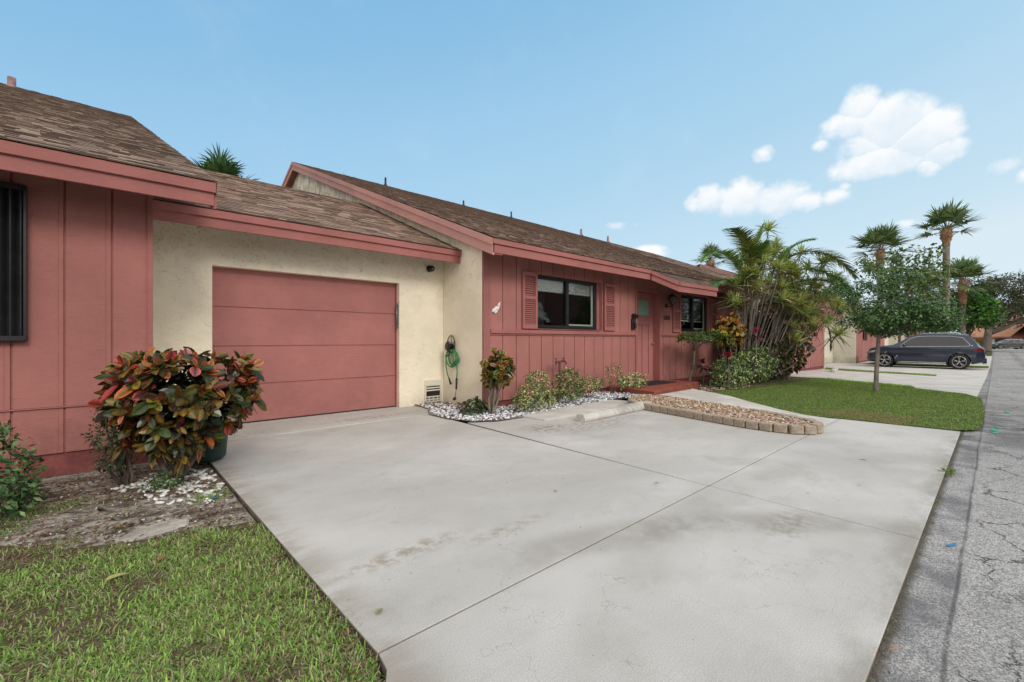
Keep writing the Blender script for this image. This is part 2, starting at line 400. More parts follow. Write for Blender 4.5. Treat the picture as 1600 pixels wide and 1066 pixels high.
def soil_mat(name, a, b, c3, sc=3, chips=True):
    m, nt = newmat(name); g = N(nt); c = g.coord('Object')
    n1 = g.noise(g.coord('Object', (1, 2.2, 1)), sc, 7, .7); n2 = g.noise(c, 45, 4, .7); v = g.vor(c, 55, 'F1', 1); s = g.n('ShaderNodeSeparateColor'); nt.links.new(v, s.inputs[0])
    col = g.mix(g.ss(n1, .38, .62), a, b)
    col = g.mix(g.ss(n2, .5, .68, 0, .7), col, c3)
    if chips: col = g.mix(g.ss(s.outputs[0], .82, .9, 0, .6), col, (.3, .25, .2))
    if chips: col = g.mix(g.ss(s.outputs[1], .8, .9, 0, .7), col, (.05, .035, .025))
    g.out(col, .95, g.bump(g.math('ADD', n1, g.math('MULTIPLY', n2, .4)), .8, .014), 0, .1); return m
M['soil'] = soil_mat('sandy_soil', (.085, .065, .05), (.42, .385, .35), (.15, .12, .095))
M['turfsoil'] = soil_mat('turf_soil', (.06, .075, .028), (.09, .12, .04), (.12, .105, .06), 2, False)
M['dark_soil'] = soil_mat('dark_bed_soil', (.04, .03, .022), (.09, .07, .05), (.14, .11, .08), 4)
M['lawnearth'] = soil_mat('lawn_earth', (.075, .062, .036), (.12, .10, .06), (.19, .155, .11), 5, False)
M['farland'] = soil_mat('far_land', (.05, .075, .02), (.08, .10, .035), (.07, .07, .03), .6)
# ------------------------------------------------------------------ terrain
def zg(x): return 0. if x < 14 else max(-.25, -.25 * (x - 14) / 12)
def sheet(name, poly, dz, mat, label=None, kind='structure', thick=0, parent=None, bevel=0):
    bm = bmesh.new(); vs = [bm.verts.new((x, y, 0)) for x, y in poly]; f = bm.faces.new(vs)
    if f.normal.z < 0 or f.calc_area() and sum((poly[i][0] * poly[(i + 1) % len(poly)][1] - poly[(i + 1) % len(poly)][0] * poly[i][1]) for i in range(len(poly))) < 0: bmesh.ops.reverse_faces(bm, faces=[f])
    for xc in (14, 26):
        bmesh.ops.bisect_plane(bm, geom=bm.verts[:] + bm.edges[:] + bm.faces[:], plane_co=(xc, 0, 0), plane_no=(1, 0, 0))
    if thick:
        r = bmesh.ops.extrude_face_region(bm, geom=bm.faces[:])
        ev = [g_ for g_ in r['geom'] if isinstance(g_, bmesh.types.BMVert)]
        low = [v for v in bm.verts if v not in ev]
        for v in low: v.co.z = -thick
        bmesh.ops.recalc_face_normals(bm, faces=bm.faces[:])
    for v in bm.verts: v.co.z += zg(v.co.x) + dz
    me = bpy.data.meshes.new(name); bm.to_mesh(me); bm.free()
    o = link(name, me, mat, parent)
    if parent is None: tag(o, label, kind=kind)
    if bevel:
        b = o.modifiers.new('Bevel', 'BEVEL'); b.width = bevel; b.segments = 2; b.limit_method = 'ANGLE'; b.angle_limit = R(50)
    return o

sheet('ground', [(-400, -400), (900, -400), (900, 500), (-400, 500)], -.085, M['farland'])
sheet('road', [(-40, -5.6), (200, -5.6), (200, .31), (-40, .31)], -.02, M['asphalt'])
# driveway in four cast bays with real joints; rounded corner by the lawn
J = .005
bays = [
    [(.05, .31), (3.62 - J, .31), (3.66 - J, 1.6 - J), (.765, 1.6 - J), (.75, 1.5), (.71, 1.43), (.62, 1.30), (.45, 1.08), (.2, .7)],
    [(3.62 + J, .31), (8.28, .31), (8.25, 1.6 - J), (3.66 + J, 1.6 - J)],
    [(.765, 1.6 + J), (3.66 - J, 1.6 + J), (3.86 - J, 6.15 - J), (.735, 6.15 - J)],
    [(3.66 + J, 1.6 + J), (8.25, 1.6 + J), (8.2, 1.75), (8.0, 2.1), (7.6, 2.6), (7.6, 4.4), (7.6, 5.2), (3.86 + J, 5.2)],
]
drv = empty('driveway', (2, 2, 0)); tag(drv, kind='structure')
for b in bays: sheet('concrete_bay', b, 0, M['concrete'], thick=.1, parent=drv, bevel=.004)
sheet('garage_apron', [(.735, 6.15 + J), (4.73, 6.15 + J), (4.73, 7.4), (.735, 7.4)], .012, M['concrete'], thick=.11, bevel=.006)
sheet('soil_strip', [(.735, 5.2 + J), (3.9, 5.2 + J), (3.9, 6.15), (.735, 6.15)], -.03, M['soil'])
sheet('entry_pad', [(4.75, 4.95), (4.79, 4.525), (5.48, 4.50), (6.3, 4.56), (7.1, 4.72), (7.35, 5.0), (7.3, 5.2), (4.9, 5.2)], .028, M['walkc'], thick=.04, bevel=.006)

# walkway: ramp from the step down to the drive
mb = MB()
Lw = [(8.25, 4.62, .10), (8.15, 4.1, .095), (7.9, 3.35, .085), (7.72, 2.7, .06), (7.55, 2.2, .035), (7.42, 1.85, .012), (7.45, 1.62, .004)]
Rw = [(9.75, 4.62, .10), (9.50, 4.1, .095), (9.16, 3.55, .085), (8.78, 3.06, .06), (8.42, 2.52, .035), (8.2, 2.05, .012), (8.16, 1.62, .004)]
mb.prism([(x, y, -.08) for x, y, z in Lw] + [(x, y, -.08) for x, y, z in Rw[::-1]], Lw + Rw[::-1])
# ngons over a curved top: split into strips instead
mb = MB()
for i in range(len(Lw) - 1):
    a, b, c, d = Lw[i], Rw[i], Rw[i + 1], Lw[i + 1]
    mb.face([d, c, b, a])
    for p, q in ((a, d), (c, b)): mb.face([(p[0], p[1], -.08), (q[0], q[1], -.08), q, p][::-1])
mb.face([(Lw[0][0], Lw[0][1], -.08), Lw[0], Rw[0], (Rw[0][0], Rw[0][1], -.08)])
tag(mb.build('walkway', M['walkc']), kind='structure')

sheet('planting_bed', [(-9, 3.3), (-.5, 3.95), (-.2, 3.6), (.15, 3.45), (.74, 3.3), (.735, 7.2), (-9, 7.2)], -.035, M['soil'])
sheet('lawn_soil', [(-30, .3), (.04, .3), (.2, .72), (.45, 1.1), (.62, 1.32), (.71, 1.45), (.76, 1.6), (.735, 3.4), (.15, 3.55), (-.2, 3.7), (-.5, 4.05), (-9, 3.5), (-30, 3.5)], -.03, M['lawnearth'])
LAWN2 = [(8.30, .36), (8.55, .17), (8.95, .12), (11.24, .13), (13.4, .2), (14.3, .5), (15.1, 1.25), (16.45, 2.69), (17.9, 4.0), (17.5, 4.6), (10.6, 4.75), (9.78, 4.62), (9.53, 4.1), (9.19, 3.55), (8.81, 3.06), (8.45, 2.52), (8.24, 2.05), (8.25, 1.5)]
sheet('lawn_base', LAWN2, .006, M['turfsoil'])
sheet('planted_bed', [(4.73, 5.3), (7.35, 5.3), (8.2, 4.9), (9.8, 4.65), (10.6, 4.4), (12.2, 4.0), (14.5, 3.9), (16.2, 3.9), (17.6, 4.3), (18, 6.6), (4.73, 6.6)], .012, M['dark_soil'])
sheet('pebble_bed_soil', [(4.12, 7.11), (4.05, 6.6), (3.80, 6.16), (3.80, 5.6), (3.90, 5.15), (4.25, 4.95), (4.8, 4.93), (7.3, 4.98), (7.6, 5.25), (7.6, 5.93), (4.74, 5.93), (4.73, 7.11)], .014, M['soil'])
# neighbours' paved frontage with grass strips
sheet('neighbour_driveway', [(13.45, .26), (38, .2), (60, .2), (60, 7.0), (17.4, 7.0), (17.9, 4.02), (16.5, 2.7), (15.15, 1.27), (14.3, .46)], .002, M['concrete_far'])
ST1 = [(17.4, 3.7), (16.7, 2.9), (16.2, 2.1), (15.75, 1.5), (15.15, 1.38), (15.3, 1.7), (15.8, 2.6), (16.6, 3.6)]
ST2 = [(27.9, 6.0), (26.9, 4.5), (25.9, 2.6), (25.0, 1.62), (24.0, 1.62), (25.0, 3.3), (26.6, 5.8)]
ST3 = [(37.5, 5.4), (36.2, .25), (33.6, .25), (33.9, 5.4)]
for p in (ST1, ST2, ST3): sheet('grass_strip', p, .008, M['turfsoil'])
sheet('grass_verge', [(60, .25), (140, .25), (140, 12), (60, 12)], .01, M['farland'])
sheet('cross_street', [(84, -8), (92, -8), (92, 14), (84, 14)], .03, M['concrete_far'])
sheet('cross_street', [(100, -12), (108, -12), (108, 14), (100, 14)], .03, M['concrete_far'])

# ------------------------------------------------------------------ roofs
SHK = (2.45, 2.42, 2.38)
SH = [(.125, .092, .072), (.15, .113, .092), (.105, .077, .062), (.158, .122, .10), (.13, .088, .071), (.088, .066, .055), (.14, .102, .083), (.168, .132, .109), (.115, .082, .064)]
def shingles(mb, xl, xr, y0, z0, y1, z1, expo=.135, wid=(.09, .34), m=0, tint=(1, 1, 1), rnd=None, lift=(.005, .017), hip=None):
    """laid in courses up the slope; xl, xr: functions of the slope parameter 0..1"""
    rnd = rnd or random
    Ls = math.hypot(y1 - y0, z1 - z0); dy, dz = (y1 - y0) / Ls, (z1 - z0) / Ls
    ny, nz = (-dz, dy) if dy > 0 else (dz, -dy)
    n = int(Ls / expo); e = Ls / n
    for i in range(n):
        s0, s1 = i * e, min(Ls, (i + 1) * e + .012)
        a, b = xl(s0 / Ls), xr(s0 / Ls); x = a - rnd.random() * .2
        while x < b:
            w = rnd.uniform(*wid); xa, xb = max(a, x), min(b, x + w); x += w
            if xb - xa < .01: continue
            t = rnd.uniform(*lift); c = rnd.choice(SH); k = rnd.uniform(.9, 1.1); c = tuple(q * k * tt * u for q, tt, u in zip(c, tint, SHK))
            j = rnd.uniform(-.012, .008)
            def P(xx, s, h): return (xx, y0 + dy * s + ny * h, z0 + dz * s + nz * h)
            s0j = max(0, s0 + j)
            mb.face([P(xa, s0j, t), P(xb, s0j, t), P(xb, s1, .002), P(xa, s1, .002)], m, c)
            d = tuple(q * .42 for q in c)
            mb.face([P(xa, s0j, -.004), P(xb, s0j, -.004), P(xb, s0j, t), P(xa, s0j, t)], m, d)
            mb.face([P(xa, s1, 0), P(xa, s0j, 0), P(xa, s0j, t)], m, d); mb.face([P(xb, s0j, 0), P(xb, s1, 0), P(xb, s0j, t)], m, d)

def vent_pipe(parent, x, y, z, h=.45, r=.05, mat='pipe_pink'):
    mb = MB(); mb.tube([(x, y, z - .1), (x, y, z + h)], r, 10)
    mb.lathe([(r * 2.2, -.02), (r * 1.3, .05), (r, .08)], (x, y, z), n=10)
    return mb.build('vent_pipe', M[mat], parent)

def wall_cells(mb, x0, x1, y, z0, z1, holes, grooves, gw=.017, gd=.018, depth=.12, m=0):
    """front wall facing -Y at y with real vertical grooves; holes: (xa, xb, za, zb)"""
    grooves = [g_ if isinstance(g_, tuple) else (g_, gw, gd) for g_ in grooves]
    xs = sorted(set([x0, x1] + [h[0] for h in holes] + [h[1] for h in holes] + [g_ for g_, w_, d_ in grooves if x0 < g_ < x1] + [g_ + w_ for g_, w_, d_ in grooves if x0 < g_ + w_ < x1]))
    gs = [g_ for g_ in grooves]
    for a, b in zip(xs, xs[1:]):
        if b - a < 1e-5: continue
        mid = (a + b) / 2; gr = [d_ for g_, w_, d_ in gs if g_ < mid < g_ + w_]
        yy = y + (gr[0] if gr else 0)
        zs = [(z0, z1)]
        for h in holes:
            if h[0] < mid < h[1]:
                nz = []
                for p, q in zs:
                    if h[3] <= p or h[2] >= q: nz.append((p, q)); continue
                    if h[2] > p: nz.append((p, h[2]))
                    if h[3] < q: nz.append((h[3], q))
                zs = nz
        for p, q in zs: mb.box(a, b, yy, y + depth, p, q, m)

def eave_fascia(parent, x0, x1, y, zt, zb, up=.085, mat='redtrim'):
    """drip board standing proud of the wider fascia board"""
    mb = MB(); mb.box(x0, x1, y, y + .03, zb, zt - up + .01)
    mb.box(x0 - .012, x1 + .012, y - .028, y + .025, zt - up, zt)
    return mb.build('fascia', M[mat], parent, bevel=.003)

def rake(mb, x, ye, ze, yr, zr, t=.035, up=.1, dep=.24, side=-1, m=0):
    """sloping verge boards from eave (ye, ze) to ridge (yr, zr) in the plane x (or x0->x1)"""
    xa, xb = x if isinstance(x, tuple) else (x, x)
    for (d0, d1, o0, o1) in ((0, up, -.02, t), (up - .01, dep, 0, t)):
        a = [(xa + side * -o0 if side > 0 else xa + o0, ye, ze - d0), (xb + o0, yr, zr - d0), (xb + o0, yr, zr - d1), (xa + o0, ye, ze - d1)]
        b = [(xa + o1, ye, ze - d0), (xb + o1, yr, zr - d0), (xb + o1, yr, zr - d1), (xa + o1, ye, ze - d1)]
        mb.prism(a, b, m)

def roof_body(mb, x0, x1, ye, ze, yr, zr, yb, zb, th=.09, m=1, xr0=None, xr1=None):
    """deck slab under the shingles: front slope up to the ridge, rear slope down to (yb, zb)"""
    xr0 = x0 if xr0 is None else xr0; xr1 = x1 if xr1 is None else xr1
    mb.prism([(x0, ye + .03, ze - th), (x1, ye + .03, ze - th), (xr1, yr, zr - th), (xr0, yr, zr - th)], [(x0, ye + .03, ze + .008), (x1, ye + .03, ze + .008), (xr1, yr, zr - .004), (xr0, yr, zr - .004)], m)
    mb.prism([(xr0, yr + .001, zr - th), (xr1, yr + .001, zr - th), (x1, yb, zb - th), (x0, yb, zb - th)], [(xr0, yr + .001, zr - .004), (xr1, yr + .001, zr - .004), (x1, yb, zb - .004), (x0, yb, zb - .004)], m)

# ------------------------------------------------------------------ windows, shutters
def slider_window(parent, x0, x1, y, z0, z1, sill=True, valance=True, blinds=False, fw=.06):
    """dark two-light slider, set back y from the wall face, with a furnished dark room behind"""
    f = MB(); fd = .07
    f.box(x0, x1, y, y + fd, z0, z0 + fw * 1.35); f.box(x0, x1, y, y + fd, z1 - fw, z1)
    f.box(x0, x0 + fw, y, y + fd, z0 + fw * 1.35, z1 - fw); f.box(x1 - fw * 1.5, x1, y, y + fd, z0 + fw * 1.35, z1 - fw)
    mid = (x0 + x1) / 2
    f.box(mid - .05, mid + .03, y - .012, y + fd, z0 + fw * 1.35, z1 - fw)
    f.box(x0 + fw, x1 - fw * 1.5, y - .012, y - .001, z0 + fw * .5, z0 + fw * 1.2)
    w = f.build('window', M['bronze'], parent, bevel=.004)
    for a, b, yy in ((x0 + fw - .005, mid - .045, y + .035), (mid + .025, x1 - fw * 1.5 + .005, y + .02)):
        g_ = MB(); g_.face([(a, yy, z0 + fw * 1.3), (b, yy, z0 + fw * 1.3), (b, yy, z1 - fw + .005), (a, yy, z1 - fw + .005)]); g_.build('pane', M['glass'], w)
    s = MB()      # inner bright sash of the right light
    a, b = mid + .03, x1 - fw * 1.5
    s.box(b - .05, b, y + .045, y + .07, z0 + fw * 1.35, z1 - fw); s.box(a, b - .05, y + .045, y + .07, z0 + fw * 1.35, z0 + fw * 1.35 + .035)
    s.build('inner_sash', M['blind'], w)
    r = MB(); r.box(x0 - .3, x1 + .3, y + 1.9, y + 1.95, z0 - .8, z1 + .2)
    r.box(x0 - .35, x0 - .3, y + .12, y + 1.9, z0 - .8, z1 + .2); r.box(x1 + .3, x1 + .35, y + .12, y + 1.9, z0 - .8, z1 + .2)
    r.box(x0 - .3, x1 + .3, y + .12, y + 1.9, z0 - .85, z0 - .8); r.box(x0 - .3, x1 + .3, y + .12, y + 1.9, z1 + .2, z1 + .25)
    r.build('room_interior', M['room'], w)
    if valance:
        v = MB(); v.box(x0 + .02, x1 - .1, y + .10, y + .2, z1 - .29, z1 - .06); v.box(x0 + .02, x1 - .1, y + .085, y + .10, z1 - .13, z1 - .1)
        for i in range(int((x1 - x0) / .12)):
            xx = x0 + .06 + i * .12; v.tube([(xx, y + .1, z1 - .26), (xx + .05, y + .09, z1 - .21), (xx + .1, y + .1, z1 - .26)], .012, 6)
        v.build('valance', M['blind'], w)
        c = MB(); 
        for i in range(40):
            xx = x0 + .1 + i * .045; c.box(xx, xx + .044, y + 1.5 + (i % 2) * .02, y + 1.52 + (i % 2) * .02, z0 - .7, z1)
        c.build('curtain', M['curtain'], w)
    if blinds:
        v = MB(); k = int((z1 - z0) * .62 / .045)
        for i in range(k):
            zz = z1 - fw - .02 - i * .045
            v.obox(((x0 + x1) / 2, y + .14, zz), (1, 0, 0), (0, 1, -.5), (0, .5, 1), (x1 - x0) / 2 - .07, .021, .0015)
        v.box(x0 + .07, x1 - .07, y + .12, y + .16, z1 - fw - .05 - k * .045, z1 - fw - .02 - k * .045)
        v.build('blinds', M['blind'], w)
    if sill:
        s = MB(); s.box(x0 - .03, x1 + .03, y - .075, y - .001, z0 - .03, z0 - .001); s.build('sill', M['redtrim'], w, bevel=.003)
    return w

def wood_shutter(parent, x0, x1, y, z0, z1):
    """painted louvred shutter: stiles, rails, slanted louvres (front face at y)"""
    s = MB(); st = .055; t = .035; mid = z0 + (z1 - z0) * .55
    s.box(x0, x0 + st, y, y + t, z0, z1); s.box(x1 - st, x1, y, y + t, z0, z1)
    for a, b in ((z0, z0 + .085), (mid - .035, mid + .035), (z1 - .075, z1)): s.box(x0 + st, x1 - st, y + .001, y + t, a, b)
    for a, b in ((z0 + .085, mid - .035), (mid + .035, z1 - .075)):
        n = int((b - a) / .038)
        for i in range(n):
            zz = a + (i + .5) * (b - a) / n
            s.obox(((x0 + x1) / 2, y + .02, zz), (1, 0, 0), (0, 1, .85), (0, -.85, 1), (x1 - x0) / 2 - st, .016, .003)
    s.box(x0 + st, x1 - st, y + .032, y + t + .002, z0 + .05, z1 - .05)
    return s.build('shutter', M['redtrim'], parent, bevel=.002)

# ------------------------------------------------------------------ LEFT HOUSE
LH = empty('row_house', (-3, 5.75, 0), 'dark red row house at the left edge with black folding window shutter and shingled roof', 'house')
YL, EL, RL = 5.75, 5.25, 15.5; ZLt, ZLb = 2.765, 2.54; ZLr = 1.2 + .3787 * RL + .08
mb = MB()
gl = [(-.341, .006, .003), -.306, (-.024, .006, .003), .016, (-.667, .006, .003), -.631] + [-.667 - .33 * k for k in range(1, 20)] + [-.631 - .33 * k for k in range(1, 20)]
holes = [(-2.2, -.545, 1.24, 2.40)]
wall_cells(mb, -8, .313, YL, .60, 2.86, holes, gl)
wall_cells(mb, -8, .313, YL + .004, .175, .588, [], gl)
mb.box(-8, .31, YL + .02, YL + .1, .588, .60)
mb.build('front_wall', M['siding'], LH)
mb = MB(); mb.box(-8, .316, YL - .012, YL + .01, .588, .598); mb.build('drip_flashing', M['redtrim'], LH)
mb = MB(); mb.box(.285, .33, YL - .018, YL + .11, .17, 2.86); mb.build('corner_board', M['redtrim'], LH, bevel=.003)
mb = MB(); mb.box(-8, .30, YL + .025, YL + .2, -.2, .174); mb.build('foundation', M['redfound'], LH)
mb = MB(); a = [(0.20, YL + .13, -.1), (.20, YL + .13, 2.8), (.20, RL, ZLr - .12), (.20, 2 * RL - YL, 2.8), (.20, 2 * RL - YL, -.1)]
mb.prism(a, [(p[0] + .11, p[1], p[2]) for p in a]); mb.prism([(-8.1, *p[1:]) for p in a], [(-8.0, *p[1:]) for p in a]); mb.box(-8, .2, 2 * RL - YL - .1, 2 * RL - YL, -.1, 2.8)
mb.build('gable_wall', M['stucco'], LH)
mb = MB(); rr = random.Random(3)
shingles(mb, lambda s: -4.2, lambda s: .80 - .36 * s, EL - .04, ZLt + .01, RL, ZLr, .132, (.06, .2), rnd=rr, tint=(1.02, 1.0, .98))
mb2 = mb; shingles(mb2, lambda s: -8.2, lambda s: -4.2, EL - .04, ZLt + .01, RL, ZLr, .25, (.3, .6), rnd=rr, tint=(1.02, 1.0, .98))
roof_body(mb, -8.2, .80, EL - .03, ZLt, RL, ZLr, 2 * RL - EL, ZLt, xr1=.44)
mb.build('roof', [M['shingle'], M['deck']], LH)
eave_fascia(LH, -8.2, .775, EL, ZLt, ZLb, .10)
mb = MB(); rake(mb, (.765, .41), EL + .03, ZLt - .005, RL, ZLr - .005); mb.build('rake_board', M['redtrim'], LH)
# accordion shutter
mb = MB(); z0, z1 = 1.24, 2.50
mb.box(-2.3, -.525, YL - .075, YL - .001, z1, z1 + .045)
sh = mb.build('storm_shutter', M['black'], LH, bevel=.003)
mb = MB(); mb.box(-2.3, -.525, YL - .075, YL - .001, z0 - .045, z0); mb.build('bottom_track', M['black'], sh, bevel=.003)
x = -.53; k = 0
b = MB()
while x > -.70:
    b.prism([(x, YL - .07 if k % 2 else YL - .01, z0), (x - .028, YL - .01 if k % 2 else YL - .07, z0), (x - .033, YL - .012 if k % 2 else YL - .072, z0), (x - .006, YL - .072 if k % 2 else YL - .012, z0)][::-1],
            [(x, YL - .07 if k % 2 else YL - .01, z1), (x - .028, YL - .01 if k % 2 else YL - .07, z1), (x - .033, YL - .012 if k % 2 else YL - .072, z1), (x - .006, YL - .072 if k % 2 else YL - .012, z1)][::-1])
    x -= .03; k += 1
b.build('folding_blades', M['louver'], sh)
b = MB(); b.box(-.545, -.528, YL - .08, YL - .002, z0 - .03, z1 + .03); b.box(-.725, -.71, YL - .06, YL + .04, z0, z1); b.build('end_post', M['black'], sh)
slider_window(LH, -2.18, -.56, YL + .03, 1.26, 2.38, sill=False, valance=False)
vent_pipe(LH, -1.62, 15.0, 6.88, .26, .07)

# ------------------------------------------------------------------ GARAGE
def garage_roof(parent, x0, x1, ye, zt, zb, yr, zr, expo, rnd, wid=(.08, .32), tint=(1, 1, 1)):
    mb = MB(); shingles(mb, lambda s: x0, lambda s: x1, ye - .04, zt + .01, yr, zr, expo, wid, rnd=rnd, tint=tint)
    roof_body(mb, x0, x1, ye - .03, zt, yr, zr, yr + 4.2, zt, th=.09)
    mb.build('roof', [M['shingle'], M['deck']], parent)
GA = empty('garage', (2.5, 7.12, 0), 'cream stucco garage with wide red panelled door between the two red houses', 'garage')
YG = 7.12; DX0, DX1, DZ = 1.03, 3.80, 2.215
mb = MB(); wall_cells(mb, .32, 4.725, YG, -.05, 2.95, [(DX0, DX1, -.06, DZ)], [], depth=.2)
mb.build('wall', M['stucco'], GA)
mb = MB(); mb.box(.32, 4.72, YG + 7, YG + 7.1, -.05, 2.9); mb.build('rear_wall', M['stucco'], GA)
mb = MB(); mb.box(DX0 - .05, DX1 + .05, YG + .19, YG + .2, 0, DZ); 
gd = None
mb = MB(); zs = [.03, .575, 1.125, 1.675, DZ + .02]
for a, b in zip(zs, zs[1:]):
    mb.box(DX0 - .02, DX1 + .02, YG + .13, YG + .17, a, b - .012)
    mb.box(DX0 - .02, DX1 + .02, YG + .14, YG + .165, b - .012, b)
gd = mb.build('garage_door', M['gdoor'], GA, bevel=.003)
mb = MB(); mb.box(DX0, DX1, YG + .125, YG + .16, .012, .029); mb.build('bottom_seal', M['rubber'], gd)
mb = MB(); mb.box(DX1 - .016, DX1 - .001, YG + .085, YG + .125, 0.02, DZ); mb.build('side_seal', M['redtrim'], gd)
mb = MB(); mb.box(DX1 - .02, DX1 - .003, YG + .02, YG + .05, 1.42, 1.86); mb.tube([(DX1 - .03, YG + .035, 1.46), (DX1 - .03, YG + .035, 1.83)], .009, 8)
for zz in (1.44, 1.84, 1.62): mb.obox((DX1 - .02, YG + .035, zz), (1, 0, 0), (0, 1, 0), (0, 0, 1), .014, .022, .012)
mb.build('latch_bar', M['steel'], GA)
eave_fascia(GA, .345, 4.715, 6.56, 2.82, 2.60, .095)
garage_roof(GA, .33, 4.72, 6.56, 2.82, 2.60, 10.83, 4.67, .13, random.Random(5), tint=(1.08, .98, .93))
# low vent: block grille with a broken, dark middle
mb = MB(); X0, X1, Z0, Z1 = 4.31, 4.67, .06, .46
mb.box(X0, X1, YG - .022, YG - .001, Z1 - .1, Z1)
mb.box(X0, X0 + .03, YG - .022, YG - .001, Z0, Z1 - .1); mb.box(X1 - .03, X1, YG - .022, YG - .001, Z0, Z1 - .1)
for zz, hh in ((.36, .012), (.315, .018), (.27, .02), (.15, .02), (.1, .022), (.06, .02)): mb.box(X0 + .03, X1 - .03, YG - .02, YG - .001, zz - hh / 2 - .005, zz + hh / 2)
for k in range(3): mb.box(X0 + .085 + k * .09, X0 + .105 + k * .09, YG - .021, YG - .002, .06, .15)
v = mb.build('wall_vent', M['stucco_plain'], GA, bevel=.002)
mb = MB(); mb.face([(X0 + .01, YG - .004, Z0), (X1 - .01, YG - .004, Z0), (X1 - .01, YG - .004, .34), (X0 + .01, YG - .004, .34)]); mb.build('vent_opening', M['black'], v)

# ------------------------------------------------------------------ MAIN HOUSE
MH = empty('row_house', (8, 5.94, 0), 'long red wooden row house with front door, two dark windows and brown shingled roof', 'house')
YM, EM, RM = 5.94, 5.40, 15.8; ZMt, ZMb = 2.83, 2.605; ZMr = 7.15; XE = 28.0; XJ = 17.2
def zroof(y): return ZMt + (ZMr - ZMt) * (y - EM) / (RM - EM)
gm = [5.197 + .333 * k - .006 for k in range(-1, 34)]
W1 = (6.06, 8.16, 1.415, 2.48); D1 = (9.56, 10.63, .09, 2.43); W2 = (11.78, 13.64, 1.44, 2.50)
mb = MB()
wall_cells(mb, 4.9, 16.0, YM, .13, 2.94, [W1, D1, W2], gm)
mb.build('front_wall', M['siding_v'], MH)
mb = MB(); mb.box(4.745, 4.9, YM - .02, YM + .12, .02, 2.94); mb.build('corner_board', M['redcorner'], MH, bevel=.003)
mb = MB(); mb.box(4.9, D1[0] - .06, YM - .045, YM - .001, 1.325, 1.395); mb.box(D1[1] + .06, 16.0, YM - .045, YM - .001, 1.325, 1.395)
mb.box(4.9, D1[0] - .06, YM - .02, YM - .0015, 1.295, 1.325); mb.box(D1[1] + .06, 16.0, YM - .02, YM - .0015, 1.295, 1.325)
mb.build('chair_rail', M['redtrim'], MH, bevel=.003)
mb = MB(); mb.box(4.9, D1[0] - .02, YM + .03, YM + .2, -.05, .13); mb.box(D1[1] + .02, 16.0, YM + .03, YM + .2, -.05, .13); mb.box(4.78, 4.9, YM + .01, YM + .2, -.05, .02)
mb.build('foundation', M['redfound'], MH)
# stucco gable with return at the left
mb = MB(); a = [(4.73, YM, -.05), (4.73, YM, 2.94), (4.73, EM + .55, zroof(EM + .55) - .1), (4.73, RM, ZMr - .12), (4.73, 2 * RM - YM, 2.8), (4.73, 2 * RM - YM, -.05)]
mb.prism(a, [(p[0] + .12, p[1] + (.125 if i < 3 else 0), p[2]) for i, p in enumerate(a)])
mb.box(4.85, 16, 2 * RM - YM - .1, 2 * RM - YM, -.05, 2.8)
mb.build('gable_wall', M['stucco'], MH)
mb = MB(); rr = random.Random(9)
XA = 4.515
shingles(mb, lambda s: XA, lambda s: XJ, EM - .04, ZMt + .01, RM, ZMr, .128, (.06, .18), rnd=rr, tint=(1.06, .98, .94))
roof_body(mb, XA, XJ, EM - .03, ZMt, RM, ZMr, 2 * RM - EM, ZMt)
# entry hood: the roof carried out and down over the door
hA, hB, hC, hD = (9.30, EM - .02, ZMt - .006), (9.60, 4.86, 2.535), (11.62, 4.86, 2.555), (11.90, EM - .02, ZMt - .006)
th = .012
for q in range(5):
    f0, f1 = q / 5, (q + 1) / 5 + .03
    def I(a, b, f): return tuple(a[i] + (b[i] - a[i]) * f for i in range(3))
    l0, r0, l1, r1 = I(hB, hA, f0), I(hC, hD, f0), I(hB, hA, min(1, f1)), I(hC, hD, min(1, f1))
    n = 9
    for k in range(n):
        a0, a1, b0, b1 = I(l0, r0, k / n), I(l0, r0, (k + 1) / n), I(l1, r1, k / n), I(l1, r1, (k + 1) / n)
        t = rr.uniform(.008, .018); c = rr.choice(SH)
        mb.face([(a0[0], a0[1], a0[2] + t), (a1[0], a1[1], a1[2] + t), (b1[0], b1[1], b1[2] + .003), (b0[0], b0[1], b0[2] + .003)], 0, c)
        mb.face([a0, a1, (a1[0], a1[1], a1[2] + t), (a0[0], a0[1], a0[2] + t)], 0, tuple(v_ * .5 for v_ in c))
mb.build('roof', [M['shingle'], M['deck']], MH)
eave_fascia(MH, XA + .01, 9.28, EM, ZMt, ZMb, .085)
eave_fascia(MH, 11.93, XJ, EM, ZMt, ZMb, .085)
# hood fascia: three boards each with its drip board
mb = MB()
def board(a, b, up, lo, out_, thick):
    a, b = Vector(a), Vector(b); d = (b - a); d.z = 0; nrm = Vector((d.y, -d.x, 0)).normalized()
    p = [a + nrm * out_, b + nrm * out_, b - nrm * thick, a - nrm * thick]
    mb.prism([(v.x, v.y, v.z - lo) for v in p], [(v.x, v.y, v.z - up) for v in p])
for a, b in ((hA, hB), (hB, hC), (hC, hD)):
    board(a, b, .085, .225, 0, .03); board(a, b, 0, .086, .028, .025)
mb.face([(p[0], p[1], p[2] - .2) for p in (hA, hD, hC, hB)])
mb.build('hood_fascia', M['redtrim'], MH)
mb = MB(); rake(mb, XA, EM, ZMt + .004, RM, ZMr + .004, up=.11, dep=.27); rake(mb, XA, 2 * RM - EM, ZMt, RM, ZMr + .002, up=.11, dep=.27); mb.build('rake_board', M['redlit'], MH)
mb = MB()
for s_ in (1, -1):
    e = RM - s_ * (RM - EM)
    mb.prism([(XA + .036, e, ZMt - .25), (4.729, e, ZMt - .25), (4.729, RM, ZMr - .25), (XA + .036, RM, ZMr - .25)], [(XA + .036, e, ZMt - .235), (4.729, e, ZMt - .235), (4.729, RM, ZMr - .235), (XA + .036, RM, ZMr - .235)])
